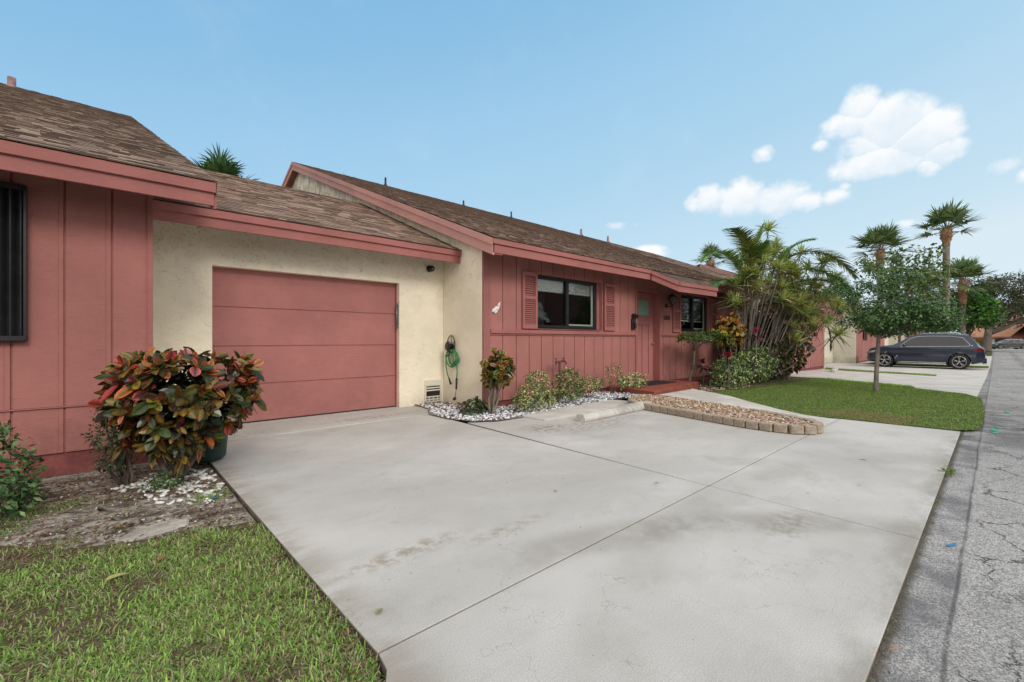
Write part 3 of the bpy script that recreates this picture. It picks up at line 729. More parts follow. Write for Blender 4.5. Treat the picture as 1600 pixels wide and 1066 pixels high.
mb.build('rake_soffit', M['soffit'], MH)
for xx, yy, hh in ((7.8, 15.7, .30), (14.2, 15.6, .28), (11.1, 15.2, .22)): vent_pipe(MH, xx, yy, zroof(yy), hh, .038, 'bronze')
# windows and shutters
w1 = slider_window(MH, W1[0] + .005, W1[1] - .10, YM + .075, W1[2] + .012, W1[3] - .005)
mb = MB(); mb.box(W1[1] - .10, W1[1], YM + .08, YM + .12, W1[2], W1[3]); mb.build('window_jamb', M['redtrim'], MH)
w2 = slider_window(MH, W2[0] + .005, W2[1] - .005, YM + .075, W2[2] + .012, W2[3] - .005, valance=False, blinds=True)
for a, b in ((5.66, 6.05), (8.20, 8.62)): wood_shutter(MH, a, b, YM - .046, 1.42, 2.49)
for a, b in ((11.33, 11.75), (13.72, 14.14)): wood_shutter(MH, a, b, YM - .046, 1.42, 2.49)
# door
y = YM + .16
mb = MB(); mb.box(D1[0] - .065, D1[0] + .002, YM - .03, YM + .19, .1, D1[3] + .06); mb.box(D1[1] - .002, D1[1] + .065, YM - .03, YM + .19, .1, D1[3] + .06); mb.box(D1[0] + .002, D1[1] - .002, YM - .03, YM + .19, D1[3] - .01, D1[3] + .06)
mb.build('door_frame', M['redtrim'], MH, bevel=.003)
mb = MB(); a, b = D1[0] + .003, D1[1] - .003
mb.box(a, b, y + .03, y + .06, .12, D1[3] - .012)
gx0, gx1, gz0, gz1 = 9.90, 10.42, 1.84, 2.23
mb.box(a, gx0, y + .005, y + .03, .14, D1[3] - .012); mb.box(gx1, b, y + .005, y + .03, .14, D1[3] - .012)
mb.box(gx0, gx1, y + .005, y + .03, gz1, D1[3] - .012); mb.box(gx0, gx1, y + .005, y + .03, 1.6, gz0); mb.box(gx0, gx1, y + .005, y + .03, .14, .34)
mb.box((gx0 + gx1) / 2 - .055, (gx0 + gx1) / 2 + .055, y + .006, y + .03, .34, 1.6)
for q in ((gx0 - .03, gx0, gz0 - .03, gz1 + .03), (gx1, gx1 + .03, gz0 - .03, gz1 + .03), (gx0, gx1, gz1, gz1 + .03), (gx0, gx1, gz0 - .03, gz0)): mb.box(q[0], q[1], y - .008, y + .006, q[2], q[3])
door = mb.build('front_door', M['gdoor'], MH, bevel=.003)
mb = MB(); mb.box(gx0, gx1, y + .012, y + .02, gz0, gz1); mb.build('door_glass', M['frost'], door)
mb = MB(); mb.lathe([(.001, 0), (.03, 0), (.03, .01), (.012, .015), (.012, .045), (.028, .05), (.03, .07), (.018, .08), (.001, .082)], (10.54, y + .005, 1.12), (0, -1, 0), 14); mb.build('door_knob', M['steel'], door); mb = MB(); mb.lathe([(.001, 0), (.024, 0), (.024, .015), (.001, .018)], (10.54, y + .005, 1.27), (0, -1, 0), 14); mb.build('deadbolt', M['steel'], door)
mb = MB(); mb.box(D1[0], D1[1], YM + .02, y + .05, .09, .12); mb.build('threshold', M['steel'], MH)
# house number
def text_mesh(name, txt, size, loc, mat, parent, ext=.006, rotz=0):
    cu = bpy.data.curves.new(name, 'FONT'); cu.body = txt; cu.size = size; cu.extrude = ext; cu.align_x = 'CENTER'; cu.align_y = 'CENTER'
    o = bpy.data.objects.new(name, cu); COL.objects.link(o); bpy.context.view_layer.update()
    me = bpy.data.meshes.new_from_object(o); bpy.data.objects.remove(o)
    me.transform(Matrix.Translation(loc) @ Matrix.Rotation(rotz, 4, 'Z') @ Matrix.Rotation(R(90), 4, 'X'))
    return link(name, me, mat, parent)
text_mesh('house_number', '4780', .17, (11.02, YM - .012, 1.80), M['iron'], MH)
mb = MB(); mb.box(9.5 - .19, 9.5 - .08, YM - .05, YM - .001, 1.46, 1.72); mb.obox((9.4, YM - .06, 1.79), (1, 0, 0), (0, 1, .5), (0, -.5, 1), .075, .05, .045); mb.box(9.5 - .14, 9.5 - .07, YM - .09, YM - .05, 1.5, 1.62)
mb.build('mail_holder', M['black'], MH, bevel=.004)
# recess wall beyond the second window, dark screened entry
mb = MB(); mb.box(16.0, 16.12, YM, YM + 1.8, -.05, 2.76); mb.box(16.12, 18.0, YM + 1.7, YM + 1.8, -.1, 2.9); mb.box(16.12, 18.0, YM + .2, YM + 1.7, 2.74, 2.76); mb.build('entry_recess', M['soffit'], MH)
mb = MB()
for k in range(9): mb.box(16.2 + k * .21, 16.22 + k * .21, YM + .6, YM + .63, 0, 2.7)
for zz in (.05, 1.2, 2.6): mb.box(16.13, 17.99, YM + .6, YM + .63, zz, zz + .05)
sc_ = mb.build('screen_door', M['black'], MH)
mb = MB(); mb.box(16.13, 17.99, YM + .66, YM + .68, 0, 2.72); mb.build('screen_cloth', M['room'], sc_)

# ------------------------------------------------------------------ NEXT HOUSES along the street
def next_house(x0, x1, label, zb=-.25, lift=0., expo=.3, cream_side=True, win=True, base_y=YM, rakeb=True):
    h = empty('row_house', ((x0 + x1) / 2, base_y, zb), label, 'house')
    zt = ZMt + lift; mb = MB(); g_ = [x0 + .333 * k for k in range(1, int((x1 - x0) / .333))]
    hs = [(x0 + 2.0, x0 + 3.6, 1.2, 2.3), (x1 - 3.6, x1 - 2.0, 1.2, 2.3)] if win else []
    wall_cells(mb, x0 + .2, x1, base_y, zb + .1, 2.93 + lift, hs, g_); mb.box(x0, x0 + .2, base_y - .02, base_y + .12, zb + .1, 2.93 + lift); mb.build('front_wall', M['siding_v'], h)
    mb = MB(); mb.box(x0 + .02, x1, base_y + .03, base_y + .2, zb - .2, zb + .1); mb.build('foundation', M['redfound'], h)
    for a, b, c, d in hs: slider_window(h, a, b, base_y + .06, c, d, valance=False, blinds=True)
    for s_, xx in ((1, x0), (-1, x1)):
        mb = MB(); a = [(xx, base_y + (0 if s_ > 0 else .125), zb - .2), (xx, base_y + (0 if s_ > 0 else .125), 2.72 + lift), (xx, RM, ZMr - .12 + lift), (xx, 2 * RM - base_y, 2.8 + lift), (xx, 2 * RM - base_y, zb - .2)]
        if s_ > 0: mb.prism([(p[0] - .12, *p[1:]) for p in a], [(p[0] - .002, *p[1:]) for p in a])
        else: mb.prism([(p[0] - .12, *p[1:]) for p in a], [(p[0] + .001, *p[1:]) for p in a])
        mb.build('gable_wall', M['stucco_plain'], h)
    mb = MB(); shingles(mb, lambda s: x0 - (.35 if rakeb else 0), lambda s: x1 + .2, EM - .04, zt + .01, RM, ZMr + lift, expo, (.3, .7), rnd=random.Random(int(x0)), tint=(1.06, .98, .94))
    roof_body(mb, x0 - (.35 if rakeb else 0), x1 + .2, EM - .03, zt, RM, ZMr + lift, 2 * RM - EM, zt); mb.build('roof', [M['shingle'], M['deck']], h)
    eave_fascia(h, x0 - (.34 if rakeb else 0), x1 + .19, EM, zt, zt - .225)
    if rakeb:
        mb = MB(); rake(mb, x0 - .34, EM, zt + .004, RM, ZMr + lift + .004); mb.build('rake_board', M['redlit'], h)
    return h
h2 = next_house(18.0, 27.2, 'red row house adjoining the long red house, mostly hidden behind the palms', zb=-.2, rakeb=False, win=False)
for xx, yy in ((19.6, 15.7), (22.0, 15.6)): vent_pipe(h2, xx, yy, zroof(yy), .35, .06)
h3 = next_house(34.9, 45.5, 'red row house with cream side wall beyond the parked dark blue car', lift=.12)
h4 = next_house(57, 68, 'farthest red row house on the left side of the street', lift=.1, expo=.5)
def next_garage(x0, x1, label, door=None):
    g_ = empty('garage', ((x0 + x1) / 2, YG, -.25), label, 'garage')
    hs = [(door[0], door[1], -.6, 2.0)] if door else []
    mb = MB(); wall_cells(mb, x0, x1, YG, -.4, 2.95, hs, [], depth=.2); mb.build('wall', M['stucco_plain'], g_)
    if door:
        mb = MB(); zs = [-.25 + .56 * k for k in range(5)]
        for a, b in zip(zs, zs[1:]): mb.box(door[0] - .01, door[1] + .01, YG + .1, YG + .14, a, b - .012)
        mb.build('garage_door', M['gdoor'], g_)
    eave_fascia(g_, x0 + .02, x1 - .3, 6.56, 2.82, 2.6)
    garage_roof(g_, x0 + .21, x1 - .36, 6.56, 2.82, 2.6, 10.83, 4.67, .3, random.Random(int(x0)), (.3, .6))
next_garage(27.22, 34.77, 'cream stucco garage behind the lawn tree, left of the dark blue car', (28.4, 31.6))
next_garage(45.52, 56.9, 'pale cream garage far along the street above the car roof', (48, 52))
# step and mat
mb = MB(); q = [(7.97, 4.66), (10.95, 4.9), (10.95, YM - .002), (9.1, YM - .002)]
mb.prism([(8.12, 4.64, -.05), (8.95, 4.75, -.05), (10.9, 5.0, -.05), (10.9, YM + .028, -.05), (8.35, YM + .028, -.05)], [(8.12, 4.64, .165), (8.95, 4.75, .165), (10.9, 5.0, .165), (10.9, YM + .028, .165), (8.35, YM + .028, .165)])
st = mb.build('doorstep', M['redstep'], loc=(9.5, 5.3, 0), bevel=.008, seg=2); tag(st, 'low red painted concrete step in front of the red front door', 'step')
mb = MB(); mb.box(9.15, 10.35, 5.3, 5.85, .166, .18)
for k in range(16): mb.box(9.19, 10.31, 5.33 + k * .031, 5.345 + k * .031, .18, .185)
mt = mb.build('doormat', M['rubber'], loc=(9.7, 5.6, .166)); tag(mt, 'black ribbed rubber mat lying on the red doorstep', 'doormat')
# ------------------------------------------------------------------ leaves
ICO = None
def nrm(a): return a / np.maximum(np.linalg.norm(a, axis=-1, keepdims=True), 1e-9)
PROF = {
    'oval': lambda t: np.sin(PI * np.clip(t, 0, 1) ** .85) ** .8 * .97 + .03,
    'obov': lambda t: np.sin(PI * np.clip(t, 0, 1) ** 1.2 * .985) ** .62 * .95 + .05,
    'strap': lambda t: np.clip(1.15 * (1 - t) ** .55, .02, 1) * np.clip(.55 + t * 2, 0, 1),
    'blade': lambda t: np.clip((1 - t) ** .7, .03, 1),
}
def leaf_arrays(base, d, up, L, W, col, mid=None, bend=.3, fold=.25, seg=3, shape='oval'):
    n = len(base); d = nrm(d); side = nrm(np.cross(d, up) + 1e-6); nm = np.cross(side, d)
    L = np.broadcast_to(L, n).reshape(n, 1, 1); W = np.broadcast_to(W, n).reshape(n, 1, 1); bend = np.broadcast_to(bend, n).reshape(n, 1, 1)
    t = np.linspace(0, 1, seg + 1).reshape(1, -1, 1); w = PROF[shape](t)
    cen = base[:, None] + d[:, None] * L * t * (1 - .25 * bend * t) - np.array([0, 0, 1.]) * bend * L * t ** 2
    lft = cen - side[:, None] * W * w / 2 + nm[:, None] * fold * W * w / 2
    rgt = cen + side[:, None] * W * w / 2 + nm[:, None] * fold * W * w / 2
    V = np.stack([lft, cen, rgt], 2).reshape(-1, 3)
    k = (seg + 1) * 3; q = []
    for s in range(seg):
        a = s * 3
        q += [(a, a + 1, a + 4, a + 3), (a + 1, a + 2, a + 5, a + 4)]
    F = (np.arange(n)[:, None, None] * k + np.array(q)[None]).reshape(-1, 4)
    mid = col if mid is None else mid
    C = np.stack([np.repeat(col[:, None], seg + 1, 1), np.repeat(mid[:, None], seg + 1, 1), np.repeat(col[:, None], seg + 1, 1)], 2).reshape(-1, 3)
    return V, F, C
def join_arrays(parts):
    V, F, C, o = [], [], [], 0
    for v, f, c in parts: V.append(v); F.append(f + o); C.append(c); o += len(v)
    return np.concatenate(V), np.concatenate(F), np.concatenate(C)
def pal(p, n, w=None, jit=.18):
    p = np.array(p, float); i = rng.choice(len(p), n, p=None if w is None else np.array(w) / sum(w))
    return np.clip(p[i] * rng.uniform(1 - jit, 1 + jit, (n, 1)), 0, 1)
def rosettes(tips, dirs, n, tilt=(25, 85), L=(.1, .2), W=.35, cols=None, mids=None, up_age=None, jitter=.02, **kw):
    """n leaves round each shoot tip; tilt grows from the young centre to the old outer leaves"""
    T = len(tips); tips = np.repeat(tips, n, 0) + rng.normal(0, jitter, (T * n, 3)); D = nrm(np.repeat(np.asarray(dirs, float), n, 0))
    k = np.tile(np.arange(n), T) / max(1, n - 1); az = np.tile(np.arange(n) * 2.4, T) + np.repeat(rng.uniform(0, 6.28, T), n) + rng.normal(0, .25, T * n)
    tl = np.radians(tilt[0] + (tilt[1] - tilt[0]) * k + rng.normal(0, 7, T * n))
    ref = np.where(np.abs(D[:, 2:3]) > .9, np.array([[1., 0, 0]]), np.array([[0, 0, 1.]])); a = nrm(np.cross(D, ref)); b = np.cross(D, a)
    rad = a * np.cos(az)[:, None] + b * np.sin(az)[:, None]
    d = D * np.cos(tl)[:, None] + rad * np.sin(tl)[:, None]; up = D * np.sin(tl)[:, None] - rad * np.cos(tl)[:, None]
    up = up + rng.normal(0, .25, up.shape)
    Ls = rng.uniform(L[0], L[1], T * n) * (.65 + .35 * k)
    c = cols(k, T, n); m = mids(k, T, n) if mids else None
    return leaf_arrays(tips, d, up, Ls, Ls * W * rng.uniform(.85, 1.15, T * n), c, m, **kw)
def shell(n, c, r, inner=.55, low=-1., top=1., pw=.35):
    """points biased to the outside of an ellipsoid, with outward directions"""
    out = []
    while len(out) < n:
        v = rng.normal(0, 1, 3); v /= np.linalg.norm(v)
        if v[2] < low or v[2] > top: continue
        out.append(v * (inner + (1 - inner) * rng.random() ** pw))
    o = np.array(out); return np.array(c) + o * np.array(r), nrm(o + np.array([0, 0, .25]))
def mixpal(p, w, jit=.2):
    return lambda k, T, n: pal(p, T * n, w, jit)
def agepal(young, old, wy=None, wo=None, jit=.2, cut=.4):
    def f(k, T, n):
        a, b = pal(young, T * n, wy, jit), pal(old, T * n, wo, jit)
        s = (k + rng.normal(0, .15, T * n) > cut)[:, None]; return np.where(s, b, a)
    return f
def limb(mb, a, b, r0, r1, wob=.06, n=7, k=5, sag=0):
    a, b = Vector(a), Vector(b); L = (b - a).length; pts = []
    for i in range(k + 1):
        t = i / k; p = a.lerp(b, t); e = math.sin(PI * t)
        p += Vector((random.uniform(-1, 1), random.uniform(-1, 1), random.uniform(-.4, .4))) * wob * L * e + Vector((0, 0, sag * e * L)); pts.append(p)
    mb.tube(pts, [r0 + (r1 - r0) * i / k for i in range(k + 1)], n); return pts
def plant(name, loc, label, cat, group=None): return empty(name, loc, label, cat, group)
def foliage(parent, parts, mat='leaf', name='foliage'):
    V, F, C = join_arrays(parts); return arrays(name, V, F, M[mat], parent, col=C)

# croton colours
CY = [(.62, .06, .04), (.70, .15, .04), (.45, .03, .04), (.34, .2, .03), (.2, .28, .03), (.6, .12, .10)]
CO = [(.035, .07, .015), (.06, .10, .015), (.045, .018, .02), (.022, .016, .022), (.14, .045, .012), (.02, .035, .015), (.17, .09, .012), (.09, .018, .02)]
CM = [(.12, .12, .02), (.05, .09, .02), (.22, .05, .03), (.04, .025, .025), (.3, .2, .04), (.03, .045, .02)]

def boxed(t, c, r):
    # squarer plan and profile, narrowing downwards like a clipped bowl
    v = (t - np.array(c)) / np.array(r); m = np.maximum(np.abs(v).max(1), 1e-6); l = np.linalg.norm(v, axis=1)
    v = v * (l / m)[:, None] ** .55; v[:, :2] *= np.clip(1 + .35 * np.minimum(v[:, 2:3], 0), .5, 1)
    return np.array(c) + v * np.array(r)
def croton(name, base, c, r, n, per, label, cat, L, stems, group=None, young=CY, old=CO, wy=None, wo=None, low=-.9, cut=.35, inner=.6, flat=.5, mat='leafgloss', boxy=False):
    p = plant(name, base, label, cat, group)
    t, d = shell(n, c, r, inner, low)
    if boxy: t = boxed(t, c, r)
    # clipped flat top, like the photo
    ztop = c[2] + r[2] * (1 - .3 * flat); t[:, 2] = np.where(t[:, 2] > ztop, ztop + (t[:, 2] - ztop) * .25, t[:, 2])
    top = np.clip((t[:, 2] - (c[2] - .1 * r[2])) / (r[2] * 1.), 0, 1)
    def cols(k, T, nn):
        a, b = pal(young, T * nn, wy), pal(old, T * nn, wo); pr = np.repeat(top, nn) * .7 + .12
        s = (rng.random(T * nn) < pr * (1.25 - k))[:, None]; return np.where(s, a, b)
    def mids(k, T, nn):
        return pal(CM, T * nn)
    parts = [rosettes(t, d, per, (12, 80), L, .5, cols, mids, jitter=.015, bend=.12, fold=.18, seg=5, shape='obov')]
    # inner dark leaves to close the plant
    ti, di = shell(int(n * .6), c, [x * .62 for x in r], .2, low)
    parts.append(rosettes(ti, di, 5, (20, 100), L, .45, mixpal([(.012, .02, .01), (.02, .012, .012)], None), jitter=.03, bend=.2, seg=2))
    foliage(p, parts, mat)
    mb = MB(); c = Vector(c)
    for i in range(stems):
        a = 2 * PI * i / stems; b0 = Vector(base) + Vector((math.cos(a) * .04, math.sin(a) * .04, -.03)); e = c + Vector((math.cos(a) * r[0] * .55, math.sin(a) * r[1] * .5, -r[2] * .2))
        limb(mb, b0, e, .02, .009, .06)
    mb.build('stem', M['bark_grey'], p); return p

def small_shrub(name, base, c, r, n, per, label, cat, L, cols, W=.5, group=None, stems=5, low=-.8, mat='leaf', inner=.45, tilt=(15, 95), rs=.008, sep=None):
    p = plant(name, base, label, cat, group)
    t, d = shell(n, c, r, inner, low)
    foliage(p, [rosettes(t, d, per, tilt, L, W, cols, jitter=L[1] * .25, bend=.15, fold=.2, seg=2)], mat)
    mb = MB()
    for i in range(stems):
        q = t[rng.integers(len(t))]; limb(mb, Vector(base) + Vector((random.uniform(-.03, .03), random.uniform(-.03, .03), -.02)), Vector(q) * .85 + Vector(c) * .15, rs, rs * .4, .08, 5, 4)
    mb.build('stem', M['bark'], p); return p

# ------------------------------------------------------------------ plants by the left house
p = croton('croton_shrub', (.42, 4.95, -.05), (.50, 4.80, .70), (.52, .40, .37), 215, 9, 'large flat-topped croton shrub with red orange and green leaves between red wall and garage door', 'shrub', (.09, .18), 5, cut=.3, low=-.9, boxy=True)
tt = [(.30, 4.72, .28), (.48, 4.66, .22), (.58, 4.75, .30), (.10, 4.8, .36)]
tt = np.array(tt); dd = np.array([(-.2, -.6, -.6), (.1, -.6, -.7), (.4, -.5, -.5), (-.5, -.4, -.5)])
foliage(p, [rosettes(tt, dd, 8, (20, 80), (.12, .18), .4, mixpal([(.35, .2, .03), (.5, .12, .02), (.04, .05, .02), (.05, .1, .02)], None), mids=lambda k, T, n: pal(CM, T * n), bend=.4, seg=4)], 'leafgloss', 'low_foliage')
mb = MB(); 
for i in range(7): limb(mb, (.47 + random.uniform(-.06, .06), 5.0 + random.uniform(-.05, .05), -.08), (.47 + random.uniform(-.25, .25), 4.95 + random.uniform(-.2, .2), .45), .034, .016, .05)
mb.build('trunk', M['bark'], p)
DG = [(.03, .06, .025), (.05, .09, .035), (.02, .035, .018), (.08, .12, .05)]
small_shrub('thin_shrub', (.12, 5.05, -.05), (.03, 5.0, .36), (.16, .18, .36), 170, 6, 'thin straggly green shrub with bare grey stems left of the red croton', 'shrub', (.03, .055), mixpal(DG, None), .38, stems=12, rs=.014)
small_shrub('leafy_shrub', (-.60, 4.72, -.05), (-.63, 4.62, .22), (.25, .3, .42), 260, 7, 'small green shrub cut by the left edge of the photo, against the red wall', 'shrub', (.045, .08), mixpal([(.07, .15, .05), (.12, .23, .08), (.04, .09, .03), (.22, .33, .13), (.025, .045, .02)], None), .45, stems=12, rs=.012)
small_shrub('weed_clump', (.33, 4.72, -.05), (.34, 4.70, .0), (.16, .13, .09), 60, 5, 'low bright green weed clump under the large croton shrub', 'plant', (.03, .06), mixpal([(.06, .14, .02), (.04, .09, .02)], None), .4, stems=3)
# bin
mb = MB(); bx, by = .70, 5.33
mb.lathe([(.001, .0), (.17, .0), (.19, .02), (.225, .48), (.24, .49), (.24, .52), (.215, .52), (.18, .05), (.001, .04)], (bx, by, .02), n=32)
bn = mb.build('garden_bin', M['bin'], loc=(bx, by, .0)); tag(bn, 'dark green round plastic bin half hidden behind the croton shrub', 'bin')

# ------------------------------------------------------------------ wall fittings
mb = MB(); cx, cz = 4.41, 2.53
mb.lathe([(.001, 0), (.065, 0), (.065, .02), (.05, .03), (.001, .03)], (cx, YG - .001, cz), (0, -1, 0), 20)
cam_ = mb.build('camera_base', M['black'])
sc0 = empty('security_camera', (cx, YG, cz), 'small round black camera high on the cream wall right of garage door', 'camera'); bpy.data.objects.remove(cam_)
mb = MB(); mb.lathe([(.001, 0), (.062, 0), (.062, .02), (.05, .032), (.001, .034)], (cx, YG - .001, cz), (0, -1, 0), 20); mb.build('mount', M['black'], sc0)
mb = MB(); mb.lathe([(.001, -.04), (.03, -.037), (.05, -.02), (.056, 0), (.05, .028), (.036, .045), (.034, .05), (.001, .05)], (cx + .01, YG - .075, cz), (-.15, -.9, -.12), 20); mb.build('housing', M['black'], sc0)
mb = MB(); mb.lathe([(.001, .05), (.02, .05), (.017, .056), (.001, .06)], (cx + .01, YG - .075, cz), (-.15, -.9, -.12), 16); mb.build('lens', M['steel'], sc0)
# hose hanger on the cream return wall (faces -X)
HX = 4.73; hy, hz = 6.82, 1.03
hr = empty('hose_hanger', (HX, hy, hz), 'round dark metal hose hanger fixed to the cream corner wall', 'hose hanger')
mb = MB(); ring = [(HX - .035, hy + .12 * math.cos(a), hz + .10 + .16 * math.sin(a)) for a in np.linspace(0, 2 * PI, 33)]
mb.tube(ring, .009, 8, cap=False)
for k in range(5):
    a = k * 2 * PI / 5 + .3; mb.tube([(HX - .03, hy, hz + .1), (HX - .03, hy + .06 * math.cos(a + .3), hz + .10 + .08 * math.sin(a + .3)), (HX - .035, hy + .118 * math.cos(a), hz + .10 + .158 * math.sin(a))], .006, 6)
mb.build('ring', M['black'], hr)
mb = MB(); mb.lathe([(.001, 0), (.05, 0), (.05, .1), (.085, .105), (.085, .115), (.001, .115)], (HX - .002, hy, hz + .06), (-1, 0, 0), 16); mb.obox((HX - .05, hy - .03, hz - .02), (1, 0, 0), (0, 1, 0), (0, 0, 1), .045, .05, .035); mb.build('hub', M['black'], hr)
hs = empty('garden_hose', (HX - .08, hy - .1, hz), 'coiled green garden hose hanging on the cream corner wall', 'hose')
mb = MB(); pts = []
for k in range(7 * 28 + 1):
    a = k / 28 * 2 * PI; w = .135 + .035 * math.sin(k * .11) ; h_ = .25 + .03 * math.cos(k * .07)
    yy = hy - .07 - .03 * math.sin(k * .05) + w * math.cos(a) * (1.05 if math.sin(a) < 0 else .8); zz = hz - .04 - h_ * .28 + h_ * .75 * math.sin(a) * (1 if math.sin(a) < 0 else .55)
    pts.append((HX - .05 - .012 * (k // 28 % 4) - .01 * math.sin(k * .3), yy, zz))
mb.tube(pts, .0105, 8)
mb.tube([(HX - .05, hy + .05, hz), (HX - .07, hy + .115, hz - .12), (HX - .06, hy + .13, hz - .3), (HX - .05, hy + .10, hz - .46), (HX - .05, hy + .04, hz - .54)], .0105, 8)
mb.tube([(HX - .08, hy - .18, hz - .05), (HX - .07, hy - .235, hz - .2), (HX - .06, hy - .23, hz - .42), (HX - .06, hy - .215, hz - .53)], .0105, 8)
mb.build('hose_coil', M['hose'], hs)
mb = MB(); mb.tube([(HX - .05, hy + .04, hz - .54), (HX - .05, hy + .01, hz - .60), (HX - .05, hy - .02, hz - .64)], [.014, .018, .02], 8)
mb.build('hose_connector', M['black'], hs)
mb = MB(); mb.tube([(HX - .06, hy - .215, hz - .52), (HX - .06, hy - .20, hz - .72)], [.02, .016], 8); mb.tube([(HX - .06, hy - .2, hz - .72), (HX - .06, hy - .165, hz - .88)], .006, 6); mb.tube([(HX - .06, hy - .165, hz - .88), (HX - .06, hy - .13, hz - .91)], [.025, .028], 8)
mb.build('spray_nozzle', M['black'], hs)
# white sea-horse shaped ornament
mb = MB(); ox, oz, yy = 5.04, 1.77, YM - .012
out = [(-.10, -.09), (-.085, -.03), (-.04, .0), (-.03, .03), (.02, .035), (.05, .10), (.10, .135), (.075, .09), (.085, .06), (.06, .02), (.045, -.03), (.02, -.05), (.015, -.08), (-.03, -.115), (-.05, -.10), (-.03, -.07), (-.06, -.055), (-.08, -.08)]
out = [(a * 1.0, b * .85) for a, b in out]
mb.prism([(ox + a, yy - .012, oz + b) for a, b in out], [(ox + a, yy + .009, oz + b) for a, b in out])
for a, b, r_ in ((-.06, -.045, .036), (0.0, -.01, .034), (.05, .06, .026)): mb.lathe([(.001, .02), (r_ * .7, .014), (r_, 0)], (ox + a, yy - .01, oz + b), (0, -1, 0), 12)
tag(mb.build('wall_ornament', M['white'], loc=(ox, yy, oz)), 'small white curled ornament fixed to the red boards near the left corner', 'ornament')
# coach lamp by the door
lx, lz, ly = 11.0, 2.20, YM - .17
lp = empty('wall_lamp', (lx, YM, lz), 'black coach lamp with glass sides on the red wall right of the door', 'lamp')
mb = MB(); mb.lathe([(.001, 0), (.055, 0), (.05, .02), (.02, .03), (.001, .03)], (lx, YM - .001, lz - .07), (0, -1, 0), 16)
mb.tube([(lx, YM - .02, lz - .07), (lx, YM - .09, lz - .10), (lx, ly, lz - .10), (lx, ly, lz - .06)], .011, 8); mb.tube([(lx, ly, lz - .1), (lx, ly, lz - .22)], [.014, .004], 8); mb.build('bracket', M['black'], lp)
mb = MB(); mb.lathe([(.001, -.065), (.045, -.065), (.05, -.05), (.05, -.04)], (lx, ly, lz), n=6, smooth=False)
mb.lathe([(.115, .13), (.12, .145), (.07, .19), (.02, .22), (.015, .25), (.001, .26)], (lx, ly, lz), n=6, smooth=False)
for q in range(6):
    a = q * PI / 3; mb.tube([(lx + .05 * math.cos(a), ly + .05 * math.sin(a), lz - .04), (lx + .105 * math.cos(a), ly + .105 * math.sin(a), lz + .14)], .006, 5)
mb.build('lantern_frame', M['black'], lp)
mb = MB(); mb.lathe([(.045, -.04), (.098, .13)], (lx, ly, lz), n=6, smooth=False); mb.build('lantern_glass', M['lampglass'], lp)
# standpipe
fx, fy = 6.46, 5.70
fa = empty('standpipe', (fx, fy, 0), 'rusty red standpipe with two taps in front of the red wall', 'standpipe')
mb = MB(); mb.tube([(fx, fy, -.05), (fx, fy, .80)], .024, 8); mb.tube([(fx - .12, fy, .78), (fx + .14, fy, .80)], .02, 8)
mb.lathe([(.02, 0), (.03, .01), (.03, .04), (.02, .05)], (fx, fy, .76), n=10); mb.build('pipe', M['iron'], fa)
for s_ in (-1, 1):
    mb = MB(); xx = fx + s_ * .11
    mb.tube([(xx, fy, .79), (xx + s_ * .03, fy - .03, .78), (xx + s_ * .035, fy - .04, .73)], [.018, .017, .013], 8); mb.tube([(xx, fy, .79), (xx, fy, .85)], .009, 6); mb.lathe([(.001, 0), (.03, 0), (.03, .01), (.001, .012)], (xx, fy, .845), n=8); mb.build('tap', M['iron'], fa)
# little red utility box and bracket near the bed
mb = MB(); mb.tube([(9.30, 5.78, .12), (9.3, 5.78, .28), (9.36, 5.78, .30), (9.44, 5.78, .28), (9.44, 5.78, .12)], .008, 6); mb.tube([(9.30, 5.72, .12), (9.3, 5.72, .26), (9.36, 5.72, .28), (9.44, 5.72, .26), (9.44, 5.72, .12)], .008, 6)
for k in range(4): mb.tube([(9.32 + k * .035, 5.78, .27), (9.32 + k * .035, 5.72, .25)], .005, 5)
tag(mb.build('boot_scraper', M['white'], loc=(9.37, 5.75, .12)), 'small pale wire rack on the doorstep left of the mat', 'rack')

# ------------------------------------------------------------------ paving furniture
# wheel stop
mb = MB(); a = Vector((5.13, 4.13, 0)); b = Vector((7.12, 4.17, 0)); d = (b - a).normalized(); n_ = Vector((-d.y, d.x, 0))
rs_ = random.Random(4); sec = [(-.082, 0), (-.085, .016), (-.10, .022), (-.098, .05), (-.062, .115), (.058, .118), (.098, .05), (.10, .022), (.085, .016), (.082, 0)]; K = 26; rows = []
for i in range(K + 1):
    t = i / K; e = 0 if 0 < i < K else .006; c = a.lerp(b, t)
    rows.append([c + n_ * (u * (1 - e * 8)) + Vector((0, 0, max(0, v * (1 - e * 6) + (rs_.uniform(-.004, .004) if v > 0 else 0)))) for u, v in sec])
for i in range(K):
    for j in range(len(sec) - 1): mb.face([rows[i][j], rows[i + 1][j], rows[i + 1][j + 1], rows[i][j + 1]][::-1])
mb.face(rows[0]); mb.face(rows[-1][::-1])
ws = mb.build('wheel_stop', M['curb'], loc=(a.x, a.y, .001)); ws.location = (a.x, a.y, .002); tag(ws, 'grey concrete wheel stop lying at the head of the driveway', 'wheel stop')
mb = MB(); a2 = Vector((24.0, 4.7, 0)); mb.obox((24.2, 4.9, -.13), (1, .15, 0), (-.15, 1, 0), (0, 0, 1), .9, .09, .07)
tag(mb.build('wheel_stop', M['curb'], loc=(24.2, 4.9, -.2), bevel=.03), 'distant concrete wheel stop on the neighbour driveway beyond the lawn', 'wheel stop')
